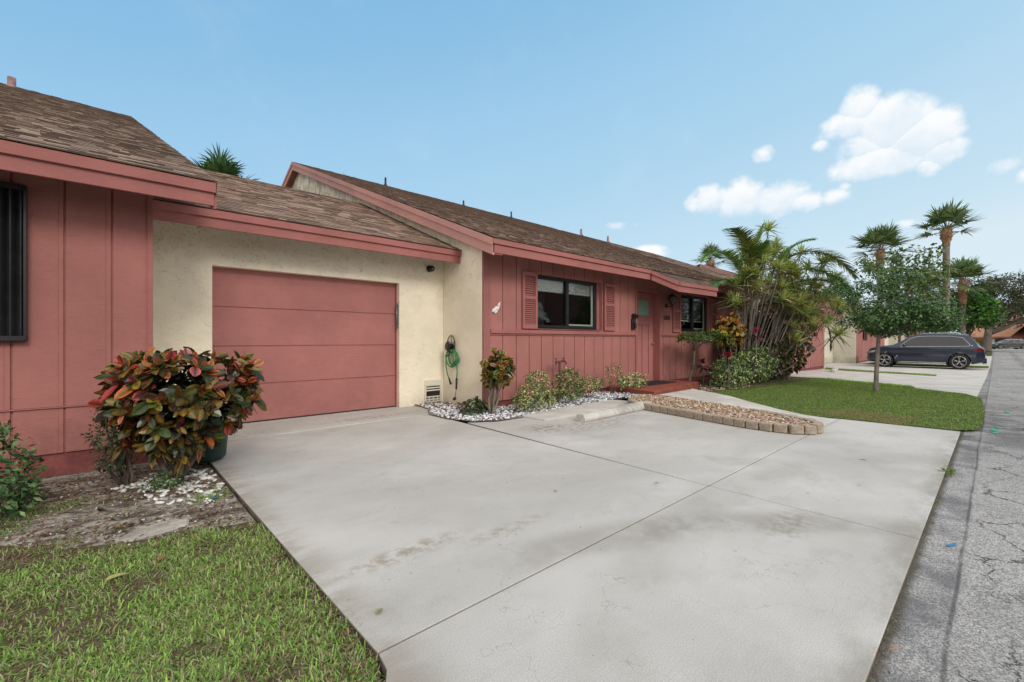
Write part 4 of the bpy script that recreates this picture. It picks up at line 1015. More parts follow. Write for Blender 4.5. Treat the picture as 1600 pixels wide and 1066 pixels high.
# edging blocks round the gravel bed
path = [(7.05, 4.52), (6.88, 4.15), (6.80, 3.85), (6.72, 3.45), (6.62, 3.05), (6.53, 2.67), (6.46, 2.32), (6.44, 2.02), (6.49, 1.76), (6.62, 1.60), (6.80, 1.55), (7.0, 1.60), (7.17, 1.75), (7.28, 1.95), (7.4, 2.2), (7.50, 2.45), (7.62, 2.70)]
P3 = [Vector((x, y, 0)) for x, y in path]; seg = [(P3[i + 1] - P3[i]).length for i in range(len(P3) - 1)]
def along(s):
    for i, l in enumerate(seg):
        if s <= l or i == len(seg) - 1: return P3[i].lerp(P3[i + 1], min(1, s / l)), (P3[i + 1] - P3[i]).normalized()
        s -= l
tot = sum(seg); s = .0; k = 0; blocks = []
LB = ['first edging block at the wheel stop end of the gravel bed']
while s < tot - .05:
    l = .165 if s < 2.9 or s > 3.9 else .15; l = min(l, tot - s)
    c, d = along(s + l / 2); q = Vector((d.y, -d.x, 0)); w = .055; h = .115 if k != 19 else .13
    mb = MB(); mb.obox((c.x, c.y, h / 2 + .002), d, -q, (0, 0, 1), l / 2 - .006, w, h / 2 - .002)
    v = [Vector(p) for p in mb.v]; jr = random.Random(k)
    mb.v = [tuple(p + Vector((jr.uniform(-.006, .006), jr.uniform(-.006, .006), jr.uniform(-.007, .006) if p.z > .05 else 0))) for p in v]
    blocks.append((mb, c)); s += l; k += 1
for i, (mb, c) in enumerate(blocks):
    o = mb.build('edging_block', M['block'], loc=(c.x, c.y, 0), bevel=.014, seg=2)
    tag(o, 'weathered tan stone edging block in the border round the gravel bed', 'edging block', 'stone edging blocks round the gravel bed')
GB = [(6.93, 4.2), (6.85, 3.8), (6.72, 3.2), (6.58, 2.6), (6.5, 2.1), (6.6, 1.72), (6.8, 1.6), (7.05, 1.72), (7.25, 2.1), (7.45, 2.45), (7.68, 2.75), (7.86, 3.35), (8.1, 4.1), (8.18, 4.6), (8.1, 4.9), (7.3, 4.75)]
sheet('gravel_base', [(6.95, 4.3), (6.87, 3.8), (6.74, 3.2), (6.6, 2.6), (6.53, 2.1), (6.62, 1.74), (6.8, 1.62), (7.05, 1.72), (7.2, 2.1), (7.42, 2.45), (7.64, 2.75), (7.84, 3.35), (8.08, 4.1), (8.16, 4.6), (8.1, 4.7), (7.3, 4.6)], .065, M['dark_soil'], thick=.05)
def inpoly(x, y, P):
    n = len(P); c = np.zeros(len(x), bool)
    for i in range(n):
        x1, y1 = P[i]; x2, y2 = P[(i + 1) % n]
        c ^= ((y1 > y) != (y2 > y)) & (x < (x2 - x1) * (y - y1) / (y2 - y1 + 1e-12) + x1)
    return c
def scatter_in(poly, n):
    P = np.array(poly); lo, hi = P.min(0), P.max(0); out = np.zeros((0, 2))
    while len(out) < n:
        q = rng.uniform(lo, hi, (n * 2, 2)); out = np.concatenate([out, q[inpoly(q[:, 0], q[:, 1], poly)]])
    return out[:n]
def ico(sub=1):
    bm = bmesh.new(); bmesh.ops.create_icosphere(bm, subdivisions=sub, radius=1); V = np.array([v.co[:] for v in bm.verts]); F = np.array([[v.index for v in f.verts] for f in bm.faces]); bm.free(); return V, F
def stones(name, label, poly, n, size, z, cols, flat=.6, wts=None, mat='pebble', sub=2, pile=0.):
    V0, F0 = ico(sub); P = scatter_in(poly, n); s = rng.uniform(*size, n); a = rng.uniform(0, 6.28, n)
    S = np.stack([s * rng.uniform(.8, 1.35, n), s * rng.uniform(.6, 1., n), s * flat * rng.uniform(.7, 1.2, n)], 1)
    D = V0[None] * (1 + .12 * np.sin(V0[None] @ rng.normal(0, 3, (n, 3, 3))).mean(2, keepdims=True) * 2)
    D = D * S[:, None]; ca, sa = np.cos(a)[:, None], np.sin(a)[:, None]
    x = D[..., 0] * ca - D[..., 1] * sa; y = D[..., 0] * sa + D[..., 1] * ca; tl = rng.normal(0, .3, (n, 1)); zz = D[..., 2] + x * tl
    V = np.stack([x + P[:, :1], y + P[:, 1:], zz + z + S[:, 2:] * .5 + rng.uniform(0, 1, (n, 1)) * pile], -1).reshape(-1, 3)
    F = (np.arange(n)[:, None, None] * len(V0) + F0[None]).reshape(-1, 3)
    C = np.repeat(pal(cols, n, wts, .15), len(V0), 0)
    o = arrays(name, V, F, M[mat], col=C, smooth=True); return tag(o, label, kind='stuff')
WB = [(4.15, 7.0), (4.05, 6.5), (3.80, 6.1), (3.80, 5.6), (3.9, 5.15), (4.25, 4.94), (4.8, 4.95), (6.0, 5.1), (7.0, 5.1), (7.75, 5.2), (7.95, 5.55), (7.6, 5.9), (4.7, 5.9), (4.68, 6.9)]
WB2 = [(4.05, 5.9), (4.15, 5.2), (4.8, 5.0), (6, 5.0), (7.3, 5.15), (8.0, 5.35), (8.0, 5.7), (7.0, 5.9), (4.6, 5.9)]
stones('white_pebbles', 'white and grey marble pebbles along the foot of the house', WB, 3000, (.008, .026), .022, [(.72, .73, .76), (.58, .6, .64), (.4, .41, .45), (.8, .8, .8), (.12, .11, .11)], .7, [4, 5, 4, 3, 3], pile=.01)
stones('white_pebbles', 'denser band of white and blue-grey marble pebbles before the doorstep', [(6.2, 5.1), (7.5, 5.15), (8.25, 4.75), (8.3, 5.0), (8.2, 5.9), (6.4, 5.9)], 1500, (.010, .03), .03, [(.7, .71, .75), (.5, .53, .58), (.30, .32, .37), (.78, .78, .79), (.15, .16, .18)], .7, pile=.03)
stones('river_gravel', 'brown and cream river gravel inside the block border', GB, 4000, (.012, .026), .072, [(.40, .28, .18), (.5, .4, .3), (.28, .19, .13), (.6, .53, .45), (.22, .17, .13), (.48, .3, .2)], .7, sub=1, pile=.02)
stones('white_pebbles', 'scattered white pebbles round the foot of the large croton', [(.2, 4.6), (.3, 4.2), (.6, 3.95), (.72, 4.3), (.72, 5.1), (.3, 5.2), (.0, 4.9)], 240, (.01, .028), -.032, [(.6, .6, .6), (.7, .7, .68), (.4, .39, .36)], .5)
stones('loose_stones', 'small pale stones and grit strewn over the sandy bed', [(-1.2, 5.5), (-1.2, 3.7), (-.4, 3.9), (.1, 3.5), (.7, 3.4), (.7, 5.5)], 1500, (.004, .013), -.034, [(.3, .26, .22), (.25, .2, .16), (.5, .46, .42), (.1, .08, .06), (.18, .11, .07)], .6, sub=1)
stones('loose_stones', 'brown mulch and stones in front of the variegated hedge', [(8.95, 4.75), (9.8, 4.6), (11.5, 4.2), (12.4, 4.2), (11.2, 5.3), (10.95, 5.4)], 700, (.012, .03), .02, [(.4, .34, .28), (.2, .13, .09), (.55, .5, .45), (.12, .08, .05)], .6, sub=1)
stones('loose_stones', 'dark earth crumbs along the house wall behind the pebbles', [(4.2, 6.6), (4.7, 6.3), (4.7, 7.08), (4.05, 7.08)], 200, (.01, .03), .03, [(.15, .12, .1), (.22, .18, .15)], .6, sub=1)
# slab in the yard
mb = MB(); c = (.19, 3.68); o8 = [(-.17, -.06), (-.1, -.12), (.06, -.12), (.2, -.06), (.22, .06), (.12, .10), (-.06, .07)]
mb.prism([(c[0] + a_, c[1] + b_, -.07) for a_, b_ in o8], [(c[0] + a_, c[1] + b_, -.016 + .004 * math.sin(a_ * 20)) for a_, b_ in o8])
tag(mb.build('stone_slab', M['slab'], loc=(c[0], c[1], -.06), bevel=.01), 'flat broken pale stone slab in the earth in front of the croton', 'slab')
mb = MB(); rs_ = random.Random(8)
for k in range(4): limb(mb, (-.55 + k * .12, 4.6 - k * .1, -.045), (.2 + k * .06, 4.45 - k * .22, -.045), .012, .006, .12, 6, 8)
tag(mb.build('surface_root', M['bark'], loc=(0, 4.5, -.05)), 'dark surface roots and sticks running across the sandy bed', 'roots')
V, F, C = leaf_arrays(np.array([[.60, 4.12, -.03]] * 5) + rng.normal(0, .02, (5, 3)) * [1, 1, .3], rng.normal(0, 1, (5, 3)) * [1, 1, .2], np.array([[0, 0, 1.]] * 5), .06, .03, np.array([[.03, .3, .45]] * 5))
tag(arrays('plastic_scrap', V, F, M['leaf'], loc=(.6, 4.12, -.04), col=C), 'crumpled blue plastic scrap on the soil by the driveway edge', 'litter')
def litter(label, poly, n, L, z, cols):
    P = scatter_in(poly, n); b = np.stack([P[:, 0], P[:, 1], np.full(n, z) + rng.uniform(0, .008, n)], 1); a = rng.uniform(0, 6.28, n)
    d = np.stack([np.cos(a), np.sin(a), rng.normal(0, .15, n)], 1); Ls = rng.uniform(*L, n)
    V, F, C = leaf_arrays(b, d, np.stack([rng.normal(0, .4, n), rng.normal(0, .4, n), np.ones(n)], 1), Ls, Ls * rng.uniform(.12, .6, n), pal(cols, n), bend=.1, fold=.2, seg=2)
    tag(arrays('leaf_litter', V, F, M['leaf'], col=C), label, kind='stuff')
LC = [(.16, .09, .05), (.10, .06, .035), (.24, .15, .08), (.3, .22, .14), (.06, .045, .03)]
litter('brown leaf litter and mulch on the bed below the croton and along the wall', [(-1.2, 5.5), (-1.2, 4.5), (-.5, 4.75), (.2, 4.45), (.73, 4.2), (.73, 5.6)], 2600, (.012, .05), -.03, LC)
litter('brown thatch and twigs where the lawn meets the sandy bed', [(-1.2, 4.1), (-.5, 3.8), (.1, 3.3), (.74, 2.9), (.74, 4.1), (.2, 3.9), (-.5, 4.2)], 1500, (.012, .045), -.028, LC)
litter('brown thatch showing between the grass blades along the driveway edge', [(.35, 2.9), (.76, 2.9), (.76, 1.65), (.5, 1.3), (.3, 1.3)], 1400, (.012, .04), -.022, LC)
litter('crumbs and bits of dry leaf blown along the garage end of the driveway', [(.8, 7.0), (.8, 6.3), (3.9, 6.3), (3.9, 7.0)], 120, (.006, .018), .014, LC)
litter('crumbs and bits of dry leaf scattered over the driveway', [(.8, 6.0), (.8, 1.7), (7.5, .4), (8.1, 1.6), (6.0, 4.3), (3.9, 4.8)], 130, (.005, .016), .003, LC)
litter('crumbs and bits of dry leaf along the asphalt edge', [(1.2, .26), (9, .26), (9, .33), (1.2, .33)], 420, (.006, .022), -.012, LC)
# dry leaves, each a thing
def dead_leaf(x, y, z, L, col, label, a, grp=None):
    V, F, C = leaf_arrays(np.array([[x, y, z + .008]]), np.array([[math.cos(a), math.sin(a), .12]]), np.array([[.2, .1, 1.]]), L, L * .45, np.array([col], float), bend=.15, fold=.35, seg=4)
    tag(arrays('fallen_leaf', V, F, M['leaf'], loc=(x, y, z), col=C), label, 'leaf', grp)
dead_leaf(.86, 1.82, 0, .05, (.25, .3, .12), 'curled green fallen leaf on the driveway by the bottom left lawn corner', .5)
dead_leaf(.43, 1.66, -.02, .06, (.4, .13, .06), 'reddish fallen leaf on the grass near the bottom of the lawn', 1.4)
dead_leaf(-.02, 3.02, -.02, .11, (.42, .4, .14), 'yellow fallen leaf lying on the grass below the sandy bed', .3)
dead_leaf(.20, 3.1, -.02, .08, (.32, .16, .09), 'brown fallen leaf on grass right of the yellow one', 1.1)
dead_leaf(2.25, .24, 0, .05, (.45, .2, .1), 'orange fallen leaf on the asphalt by the driveway corner', 2.2)
dead_leaf(2.6, 2.35, 0, .035, (.2, .1, .06), 'small brown fallen leaf in the middle of the driveway left of the joint', .2)
dead_leaf(3.4, 1.9, 0, .04, (.15, .1, .06), 'small dark leaf on the driveway just above the long joint', 2.)
mb = MB(); 
for x, y, w in ((8.9, .02, .16), (9.15, -.03, .1), (11.3, -.13, .22), (8.6, -.0, .08)):
    mb.face([(x - w, y - .02, -.013), (x + w * .6, y - .03, -.013), (x + w, y + .015, -.013), (x - w * .5, y + .03, -.013)])
tag(mb.build('utility_marking', M['green_mark'], loc=(9, 0, -.015)), kind='structure')
mb = MB(); mb.face([(3.65, .18, -.012), (3.74, .15, -.012), (3.75, .165, -.012), (3.66, .20, -.012)]); tag(mb.build('utility_marking', M['blue_plastic'], loc=(3.7, .17, -.014)), kind='structure')

# ------------------------------------------------------------------ grass
def grass(name, label, poly, n, L, W, z, cols, wts=None, lean=.5, dens=None, parent=None):
    P = scatter_in(poly, n)
    if dens is not None: P = P[rng.random(n) < dens(P)]
    n = len(P); zb = np.array([zg(x) for x in P[:, 0]]) + z
    base = np.stack([P[:, 0], P[:, 1], zb], 1); a = rng.uniform(0, 6.28, n); l = np.abs(rng.normal(0, lean, n)) + .15
    d = np.stack([np.cos(a) * l, np.sin(a) * l, np.ones(n)], 1); up = np.stack([-np.cos(a), -np.sin(a), l], 1)
    Ls = rng.uniform(L[0], L[1], n)
    V, F, C = leaf_arrays(base, d, up, Ls, rng.uniform(W[0], W[1], n), pal(cols, n, wts, .25), bend=rng.uniform(.1, .7, n), fold=.15, seg=2, shape='blade')
    # darker roots
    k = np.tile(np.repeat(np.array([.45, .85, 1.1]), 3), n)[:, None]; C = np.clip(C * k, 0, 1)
    o = arrays(name, V, F, M['grass'], parent, col=C); return tag(o, label, kind='stuff')
def patches(sc, seed, thr, soft=.12, floor=.05):
    r2 = np.random.default_rng(seed); ph = r2.uniform(0, 6.28, (6, 1)); kk = r2.normal(0, sc, (6, 2))
    def f(P):
        v = np.sin(kk @ P.T + ph).mean(0); return np.clip((v - thr) / soft, floor, 1)
    return f
GC = [(.29, .52, .10), (.40, .64, .15), (.17, .32, .065), (.42, .54, .24), (.48, .42, .25), (.32, .25, .16)]
LA = [(-2.4, .35), (.04, .35), (.2, .74), (.45, 1.12), (.62, 1.34), (.705, 1.46), (.755, 1.6), (.76, 3.3), (.45, 3.5), (.15, 3.45), (-.2, 3.62), (-.5, 4.0), (-2.4, 3.6)]
pf1 = patches(3.0, 5, -.5, .22, .3); pf3 = patches(8.5, 31, -.42, .3, .25)
def pf(P): return pf1(P) * pf3(P)
def dn(P): return np.clip(pf(P) * np.clip(1.5 - np.clip((P[:, 0] - .3) / .45, 0, 1) * .95, .4, 1) * np.clip(1.25 - np.clip(P[:, 1] - 2.75, 0, 1) * 1.2, .15, 1), 0, 1)
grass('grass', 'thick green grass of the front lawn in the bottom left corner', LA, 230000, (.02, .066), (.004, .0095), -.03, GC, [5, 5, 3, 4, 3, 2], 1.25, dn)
grass('dry_grass', 'dry brown grass stems among the green lawn', LA, 34000, (.025, .06), (.002, .005), -.03, [(.36, .28, .17), (.24, .17, .10), (.42, .34, .22)], None, 1.6)
grass('weeds', 'sparse weeds and grass on the sandy bed', [(-1.2, 5.4), (-1.2, 3.7), (-.5, 3.95), (-.2, 3.6), (.15, 3.4), (.7, 3.3), (.72, 4.4), (.2, 4.6)], 22000, (.015, .05), (.003, .007), -.035, GC, [5, 4, 4, 2, 3, 3], .8, patches(5, 9, .0, .3, .04))
G2 = [(.26, .47, .07), (.35, .57, .10), (.18, .33, .05), (.38, .5, .16), (.46, .42, .22)]
pf2 = patches(2.2, 21, -.3, .3, .25)
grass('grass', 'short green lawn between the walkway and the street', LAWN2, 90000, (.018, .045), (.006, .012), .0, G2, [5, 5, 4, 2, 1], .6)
grass('dry_grass', 'dry patch of straw-coloured grass near the front of the second lawn', [(8.2, .9), (9.2, .8), (9.4, 1.6), (8.7, 2.2)], 6500, (.02, .045), (.005, .01), .004, [(.42, .36, .2), (.35, .28, .15)], None, .9)
for q, nn in ((ST1, 7000), (ST2, 6000), (ST3, 6000)): grass('grass', 'narrow grass strip between the neighbour driveways', q, nn, (.04, .09), (.015, .03), .0, G2, [5, 5, 4, 2, 1], .6)
edge = [(1.9, .27), (8.4, .27), (8.4, .33), (1.9, .33)]
grass('weeds', 'tiny weeds in the crack between driveway and asphalt', edge, 900, (.008, .03), (.002, .004), -.015, GC, None, 1.0, patches(6, 3, .1, .2, .03))
small_shrub('weed_clump', (5.6, .29, -.01), (5.6, .29, .02), (.12, .04, .035), 25, 5, 'small weed tuft at the far driveway edge by the asphalt', 'weed', (.02, .045), mixpal([(.2, .27, .05), (.1, .18, .03)], None), .3, stems=2)

# ------------------------------------------------------------------ plants in front of the main house
V_ = [(.05, .11, .03), (.08, .17, .04), (.62, .62, .28), (.72, .70, .42), (.32, .40, .11), (.03, .05, .02)]
croton('croton_tree', (4.50, 5.42, .01), (4.62, 5.42, .73), (.21, .20, .27), 34, 9, 'small croton tree with bare pale stems and orange green leaves at the house corner', 'small tree', (.12, .19), 6, low=-.95, young=[(.6, .14, .04), (.6, .28, .07), (.14, .30, .03), (.62, .46, .16)], old=[(.07, .18, .03), (.13, .24, .03), (.32, .12, .03), (.4, .26, .07), (.07, .04, .02)], flat=.2)
p = plant('low_croton', (4.28, 5.75, .02), 'low sprawling dark green plant with drooping leaves in the white pebbles', 'plant')
t, d = shell(11, (4.30, 5.66, .13), (.26, .18, .12), .3, -.1)
foliage(p, [rosettes(t, d, 9, (20, 95), (.15, .26), .28, mixpal([(.03, .06, .02), (.05, .09, .02), (.02, .03, .015), (.3, .08, .03), (.3, .3, .04)], [5, 4, 4, 1, 1]), bend=.45, seg=4)], 'leafgloss')
mb = MB()
for i in range(4): limb(mb, (4.28, 5.75, .0), (4.28 + random.uniform(-.15, .15), 5.72 + random.uniform(-.1, .1), .12), .014, .008, .1, 6, 4)
mb.build('stem', M['bark'], p)
vp = mixpal(V_, [4, 4, 3, 3, 4, 3])
grp = 'cream variegated shrubs in the pebble bed'
small_shrub('variegated_shrub', (5.25, 5.35, .02), (5.27, 5.2, .22), (.44, .28, .26), 300, 7, 'widest low shrub with cream edged leaves just right of the croton tree', 'shrub', (.035, .06), vp, .5, grp, low=-.6)
small_shrub('variegated_shrub', (5.62, 5.4, .02), (5.56, 5.42, .52), (.24, .2, .15), 90, 7, 'raised tuft of cream edged leaves behind the widest variegated shrub', 'shrub', (.035, .06), vp, .5, grp)
small_shrub('green_shrub', (6.25, 5.38, .02), (6.25, 5.3, .34), (.33, .26, .36), 280, 7, 'taller darker green shrub in front of the rusty standpipe', 'shrub', (.035, .06), mixpal(V_, [6, 6, 1, 1, 4, 4]), .5, low=-.7)
small_shrub('variegated_shrub', (7.05, 5.45, .02), (7.0, 5.4, .33), (.38, .22, .15), 130, 7, 'cream leaved low shrub under the right half of the large window', 'shrub', (.035, .06), vp, .5, grp)
small_shrub('variegated_shrub', (7.92, 5.5, .02), (7.95, 5.5, .50), (.22, .16, .22), 50, 6, 'sparse upright cream leaved shrub with bare stems before the red boards', 'shrub', (.035, .06), vp, .5, grp, low=-.9)
small_shrub('variegated_shrub', (8.45, 5.4, .02), (8.45, 5.35, .30), (.45, .24, .18), 160, 7, 'bright cream leaved shrub leaning over the left end of the red doorstep', 'shrub', (.045, .075), mixpal(V_, [4, 4, 4, 5, 5, 2]), .5, grp)
# clipped table-top tree by the step
p = plant('topiary_tree', (10.82, 5.22, .02), 'clipped flat-topped small tree on one leaning trunk beside the doorstep', 'small tree')
t = np.concatenate([shell(190, (11.15, 5.2, 1.25), (.60, .40, .15), .5, -.5)[0], shell(110, (11.6, 5.05, 1.30), (.40, .32, .14), .5, -.4)[0]]); t[:, 2] = np.minimum(t[:, 2], 1.40 + rng.normal(0, .012, len(t)))
d = nrm(t - np.array([11.2, 5.2, 1.0])); foliage(p, [rosettes(t, d, 9, (15, 95), (.055, .095), .42, agepal([(.16, .24, .05), (.22, .28, .07)], [(.05, .10, .025), (.03, .06, .02), (.09, .14, .03)], cut=.25), jitter=.03, bend=.2, seg=2)])
mb = MB(); mb.tube([(10.80, 5.22, -.03), (10.86, 5.22, .25), (11.0, 5.2, .55), (11.05, 5.2, .8), (11.12, 5.2, 1.12)], [.045, .034, .03, .028, .02], 8)
for e in ((10.75, 5.1, 1.2), (11.5, 5.3, 1.2), (11.3, 4.95, 1.22), (11.65, 5.05, 1.28)): limb(mb, (11.06, 5.2, .95), e, .018, .008, .08, 6, 4)
limb(mb, (10.93, 5.21, .45), (10.78, 5.15, .6), .012, .006, .05, 5, 3); mb.build('trunk', M['bark'], p)
small_shrub('thin_shrub', (10.86, 5.1, .35), (10.83, 5.12, .58), (.08, .08, .06), 10, 5, 'tiny leafy sprout on the leaning trunk beside the doorstep', 'sprout', (.03, .05), mixpal(DG, None), .4, stems=2)
# orange croton
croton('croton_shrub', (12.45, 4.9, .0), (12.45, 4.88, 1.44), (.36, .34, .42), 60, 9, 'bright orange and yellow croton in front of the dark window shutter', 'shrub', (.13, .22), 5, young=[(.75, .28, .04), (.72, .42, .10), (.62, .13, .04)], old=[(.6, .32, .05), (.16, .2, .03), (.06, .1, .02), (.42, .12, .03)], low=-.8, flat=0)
small_shrub('croton_shrub', (12.0, 4.85, .0), (12.05, 4.85, 1.3), (.25, .2, .22), 22, 8, 'yellow green croton tip left of the bright orange croton', 'shrub', (.12, .2), mixpal([(.2, .28, .04), (.45, .35, .05), (.06, .12, .02)], None), .3, stems=3)
def ti(x, y, z, label, h=.5, c1=(.55, .015, .09), n=12, L=(.22, .34)):
    p = plant('ti_plant', (x, y, z), label, 'plant'); t = np.array([[x, y, z + h]]); 
    foliage(p, [rosettes(t, np.array([[0., 0, 1]]), n, (8, 55), L, .22, mixpal([c1, tuple(q * .7 for q in c1)], None), bend=.2, seg=4), rosettes(t - [[0, 0, .1]], np.array([[0., 0, 1]]), n + 4, (40, 105), (L[0] * 1.2, L[1] * 1.2), .2, mixpal([(.06, .012, .025), (.03, .012, .016), (.09, .015, .03), (.03, .03, .02)], None), bend=.35, seg=4)], 'leafgloss')
    mb = MB(); mb.tube([(x, y, z - .02), (x + .02, y, z + h * .5), (x, y, z + h)], .014, 7); mb.build('stem', M['bark_grey'], p)
ti(12.81, 4.33, 0, 'ti plant with a hot pink centre in front of the dark entry recess', 1.40)
ti(11.0, 4.33, 0, 'ti plant with a magenta centre low between topiary and hedge', .80, (.42, .01, .06), 12, (.2, .3))
ti(10.95, 4.75, 0, 'dark purple ti plant at the left end of the variegated hedge', .42, (.09, .012, .03), 14, (.2, .34))
ti(11.35, 5.1, 0, 'second dark purple ti plant, behind the left end of the hedge', .6, (.07, .012, .03), 14, (.2, .34))
# hedges
hedgep = mixpal([(.08, .19, .05), (.05, .12, .035), (.66, .66, .38), (.45, .52, .18), (.14, .28, .07), (.03, .06, .02), (.25, .03, .05)], [5, 5, 3, 4, 4, 4, .5])
p = plant('hedge_shrub', (11.6, 4.5, 0), 'clipped variegated shrub at the left of the hedge with whitish leaves', 'hedge')
t, d = shell(330, (11.65, 4.55, .36), (.72, .45, .40), .55, -.85); foliage(p, [rosettes(t, d, 7, (15, 95), (.05, .09), .5, hedgep, jitter=.03, bend=.2, seg=2)])
mb = MB()
for i in range(8): limb(mb, (11.6 + random.uniform(-.3, .3), 4.5, -.02), (11.6 + random.uniform(-.5, .5), 4.5 + random.uniform(-.3, .3), .5), .014, .006, .1, 5, 4)
mb.build('stem', M['bark'], p)
p = plant('hedge_shrub', (13.1, 4.6, 0), 'larger dense variegated hedge shrub in front of the palm stems', 'hedge')
t, d = shell(420, (13.1, 4.6, .48), (.95, .5, .50), .6, -.85); t2, d2 = shell(200, (13.9, 4.6, .55), (.55, .45, .50), .6, -.85)
foliage(p, [rosettes(np.concatenate([t, t2]), np.concatenate([d, d2]), 7, (15, 95), (.06, .10), .5, hedgep, jitter=.03, bend=.2, seg=2)])
mb = MB()
for i in range(10): limb(mb, (13.2 + random.uniform(-.4, .4), 4.6, -.02), (13.2 + random.uniform(-.7, .7), 4.6 + random.uniform(-.3, .3), .6), .014, .006, .1, 5, 4)
mb.build('stem', M['bark'], p)
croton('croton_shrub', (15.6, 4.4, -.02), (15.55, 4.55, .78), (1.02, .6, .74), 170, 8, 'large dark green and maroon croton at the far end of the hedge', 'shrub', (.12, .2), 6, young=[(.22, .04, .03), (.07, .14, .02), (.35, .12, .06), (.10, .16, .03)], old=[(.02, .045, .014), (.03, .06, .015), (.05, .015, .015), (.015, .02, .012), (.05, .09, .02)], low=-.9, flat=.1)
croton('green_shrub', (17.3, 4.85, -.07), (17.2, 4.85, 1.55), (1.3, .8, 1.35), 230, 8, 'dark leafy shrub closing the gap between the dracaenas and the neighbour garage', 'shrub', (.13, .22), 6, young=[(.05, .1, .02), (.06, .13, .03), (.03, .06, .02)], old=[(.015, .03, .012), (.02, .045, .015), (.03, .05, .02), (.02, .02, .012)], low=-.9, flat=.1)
croton('green_shrub', (14.9, 5.35, 0), (14.9, 5.3, 1.25), (1.2, .5, 1.1), 230, 8, 'tall dark shrub filling the shade behind the dracaena canes', 'shrub', (.12, .2), 6, young=[(.05, .09, .02), (.12, .03, .03), (.03, .06, .02)], old=[(.03, .06, .02), (.04, .08, .025), (.05, .02, .02), (.03, .035, .02)], low=-.9, flat=.1)
# grey fence behind
p = plant('picket_fence', (17.0, 5.9, 0), 'weathered grey wooden picket fence behind the palm stems', 'fence')
mb = MB()
for k in range(20):
    x = 14.9 + k * .115; mb.box(x, x + .095, 5.74, 5.76, .03, 1.08 + .02 * math.sin(k * 2.1)) if k % 1 == 0 else None
mb.build('picket_panel', M['fence'], p); mb = MB(); mb.box(14.9, 17.2, 5.762, 5.80, .3, .38); mb.box(14.9, 17.2, 5.762, 5.80, .85, .93); mb.build('rail', M['fence'], p)

# dracaena: many canes ending in big strappy heads
DRC = [(.36, .46, .13), (.50, .56, .21), (.62, .60, .3), (.24, .36, .1), (.42, .34, .15)]
def dracaena(name, base, heads, label, L=(.42, .62), n=58, pal_=DRC, rad=.019, extra=True):
    p = plant(name, base, label, 'dracaena')
    heads = list(heads) + [(h[0] + random.uniform(-.32, .32), h[1] + random.uniform(-.3, .3), h[2] + random.uniform(-.42, .1)) for h in heads if h[2] < 4.2 and random.random() < .8] if extra else list(heads)
    tips = np.array([h[:3] for h in heads], float); b = Vector(base); D = []
    mb = MB()
    for h in heads:
        h = Vector(h[:3]); m1 = b.lerp(h, .35) + Vector((random.uniform(-.06, .06), random.uniform(-.06, .06), -.12 * (h - b).length * .3)); m2 = b.lerp(h, .72) + Vector((random.uniform(-.05, .05), random.uniform(-.05, .05), 0))
        mb.tube([b + Vector((random.uniform(-.1, .1), random.uniform(-.08, .08), -.04)), m1, m2, h], [rad, rad * .75, rad * .6, rad * .5], 7)
        dd = (h - m2).normalized() + Vector((0, 0, .55)); D.append(dd)
    mb.build('cane', M['bark_grey'], p)
    D = np.array([list(x) for x in D])
    parts = [rosettes(tips, D, n, (3, 96), L, .076, mixpal(pal_, [4, 4, 3, 3, 1]), jitter=.03, bend=.16, fold=.15, seg=4, shape='strap'),
             rosettes(tips - nrm(D) * .14, D, int(n * .25), (60, 125), L, .05, mixpal([(.28, .22, .12), (.2, .15, .08), (.12, .12, .05)], None), jitter=.03, bend=.5, fold=.15, seg=4, shape='strap')]
    foliage(p, parts); return p
A = Vector((13.75, 5.0, 0))
dracaena('dracaena', (13.75, 4.98, 0), [(14.3, 4.5, 4.45), (13.6, 4.9, 3.75), (13.7, 4.4, 3.4), (13.4, 4.8, 3.1), (14.2, 4.3, 3.3), (14.5, 4.6, 3.75), (13.2, 5.0, 2.75), (14.9, 4.4, 3.0), (13.1, 5.05, 2.35), (13.9, 4.4, 2.85), (14.0, 4.9, 4.0), (14.4, 4.2, 2.75), (14.2, 4.6, 3.75), (13.8, 4.7, 3.3), (14.7, 4.3, 3.45), (14.9, 4.5, 4.05), (13.5, 4.5, 2.6), (14.5, 4.1, 2.4)], 'tall dracaena clump with pale canes and olive strappy heads above the hedge')
dracaena('dracaena', (14.3, 4.75, 0), [(15.3, 4.2, 2.75), (15.6, 4.0, 2.45), (15.0, 3.9, 2.3), (16.0, 3.8, 2.9), (16.3, 3.5, 2.5), (15.6, 4.3, 3.3), (15.9, 3.9, 3.4), (16.1, 3.5, 1.75), (15.3, 3.9, 1.95), (14.9, 4.2, 3.35), (16.7, 3.4, 3.1), (15.1, 4.1, 1.6), (15.3, 4.3, 3.7), (15.8, 3.6, 2.8), (16.3, 3.6, 3.6), (15.1, 4.2, 2.9), (16.6, 3.3, 2.3), (15.5, 3.8, 2.1), (16.0, 4.1, 3.9)], 'spreading dracaena leaning right towards the lawn tree with drooping heads')
dracaena('dracaena', (13.95, 5.1, 0), [(13.85, 5.1, 1.5), (14.3, 4.9, 1.7), (14.6, 4.9, 1.35), (14.1, 4.9, 1.15)], 'short purple-brown dracaena heads low among the pale canes', (.3, .48), 40, [(.10, .04, .045), (.14, .07, .06), (.07, .03, .035), (.2, .13, .09), (.05, .05, .03)])
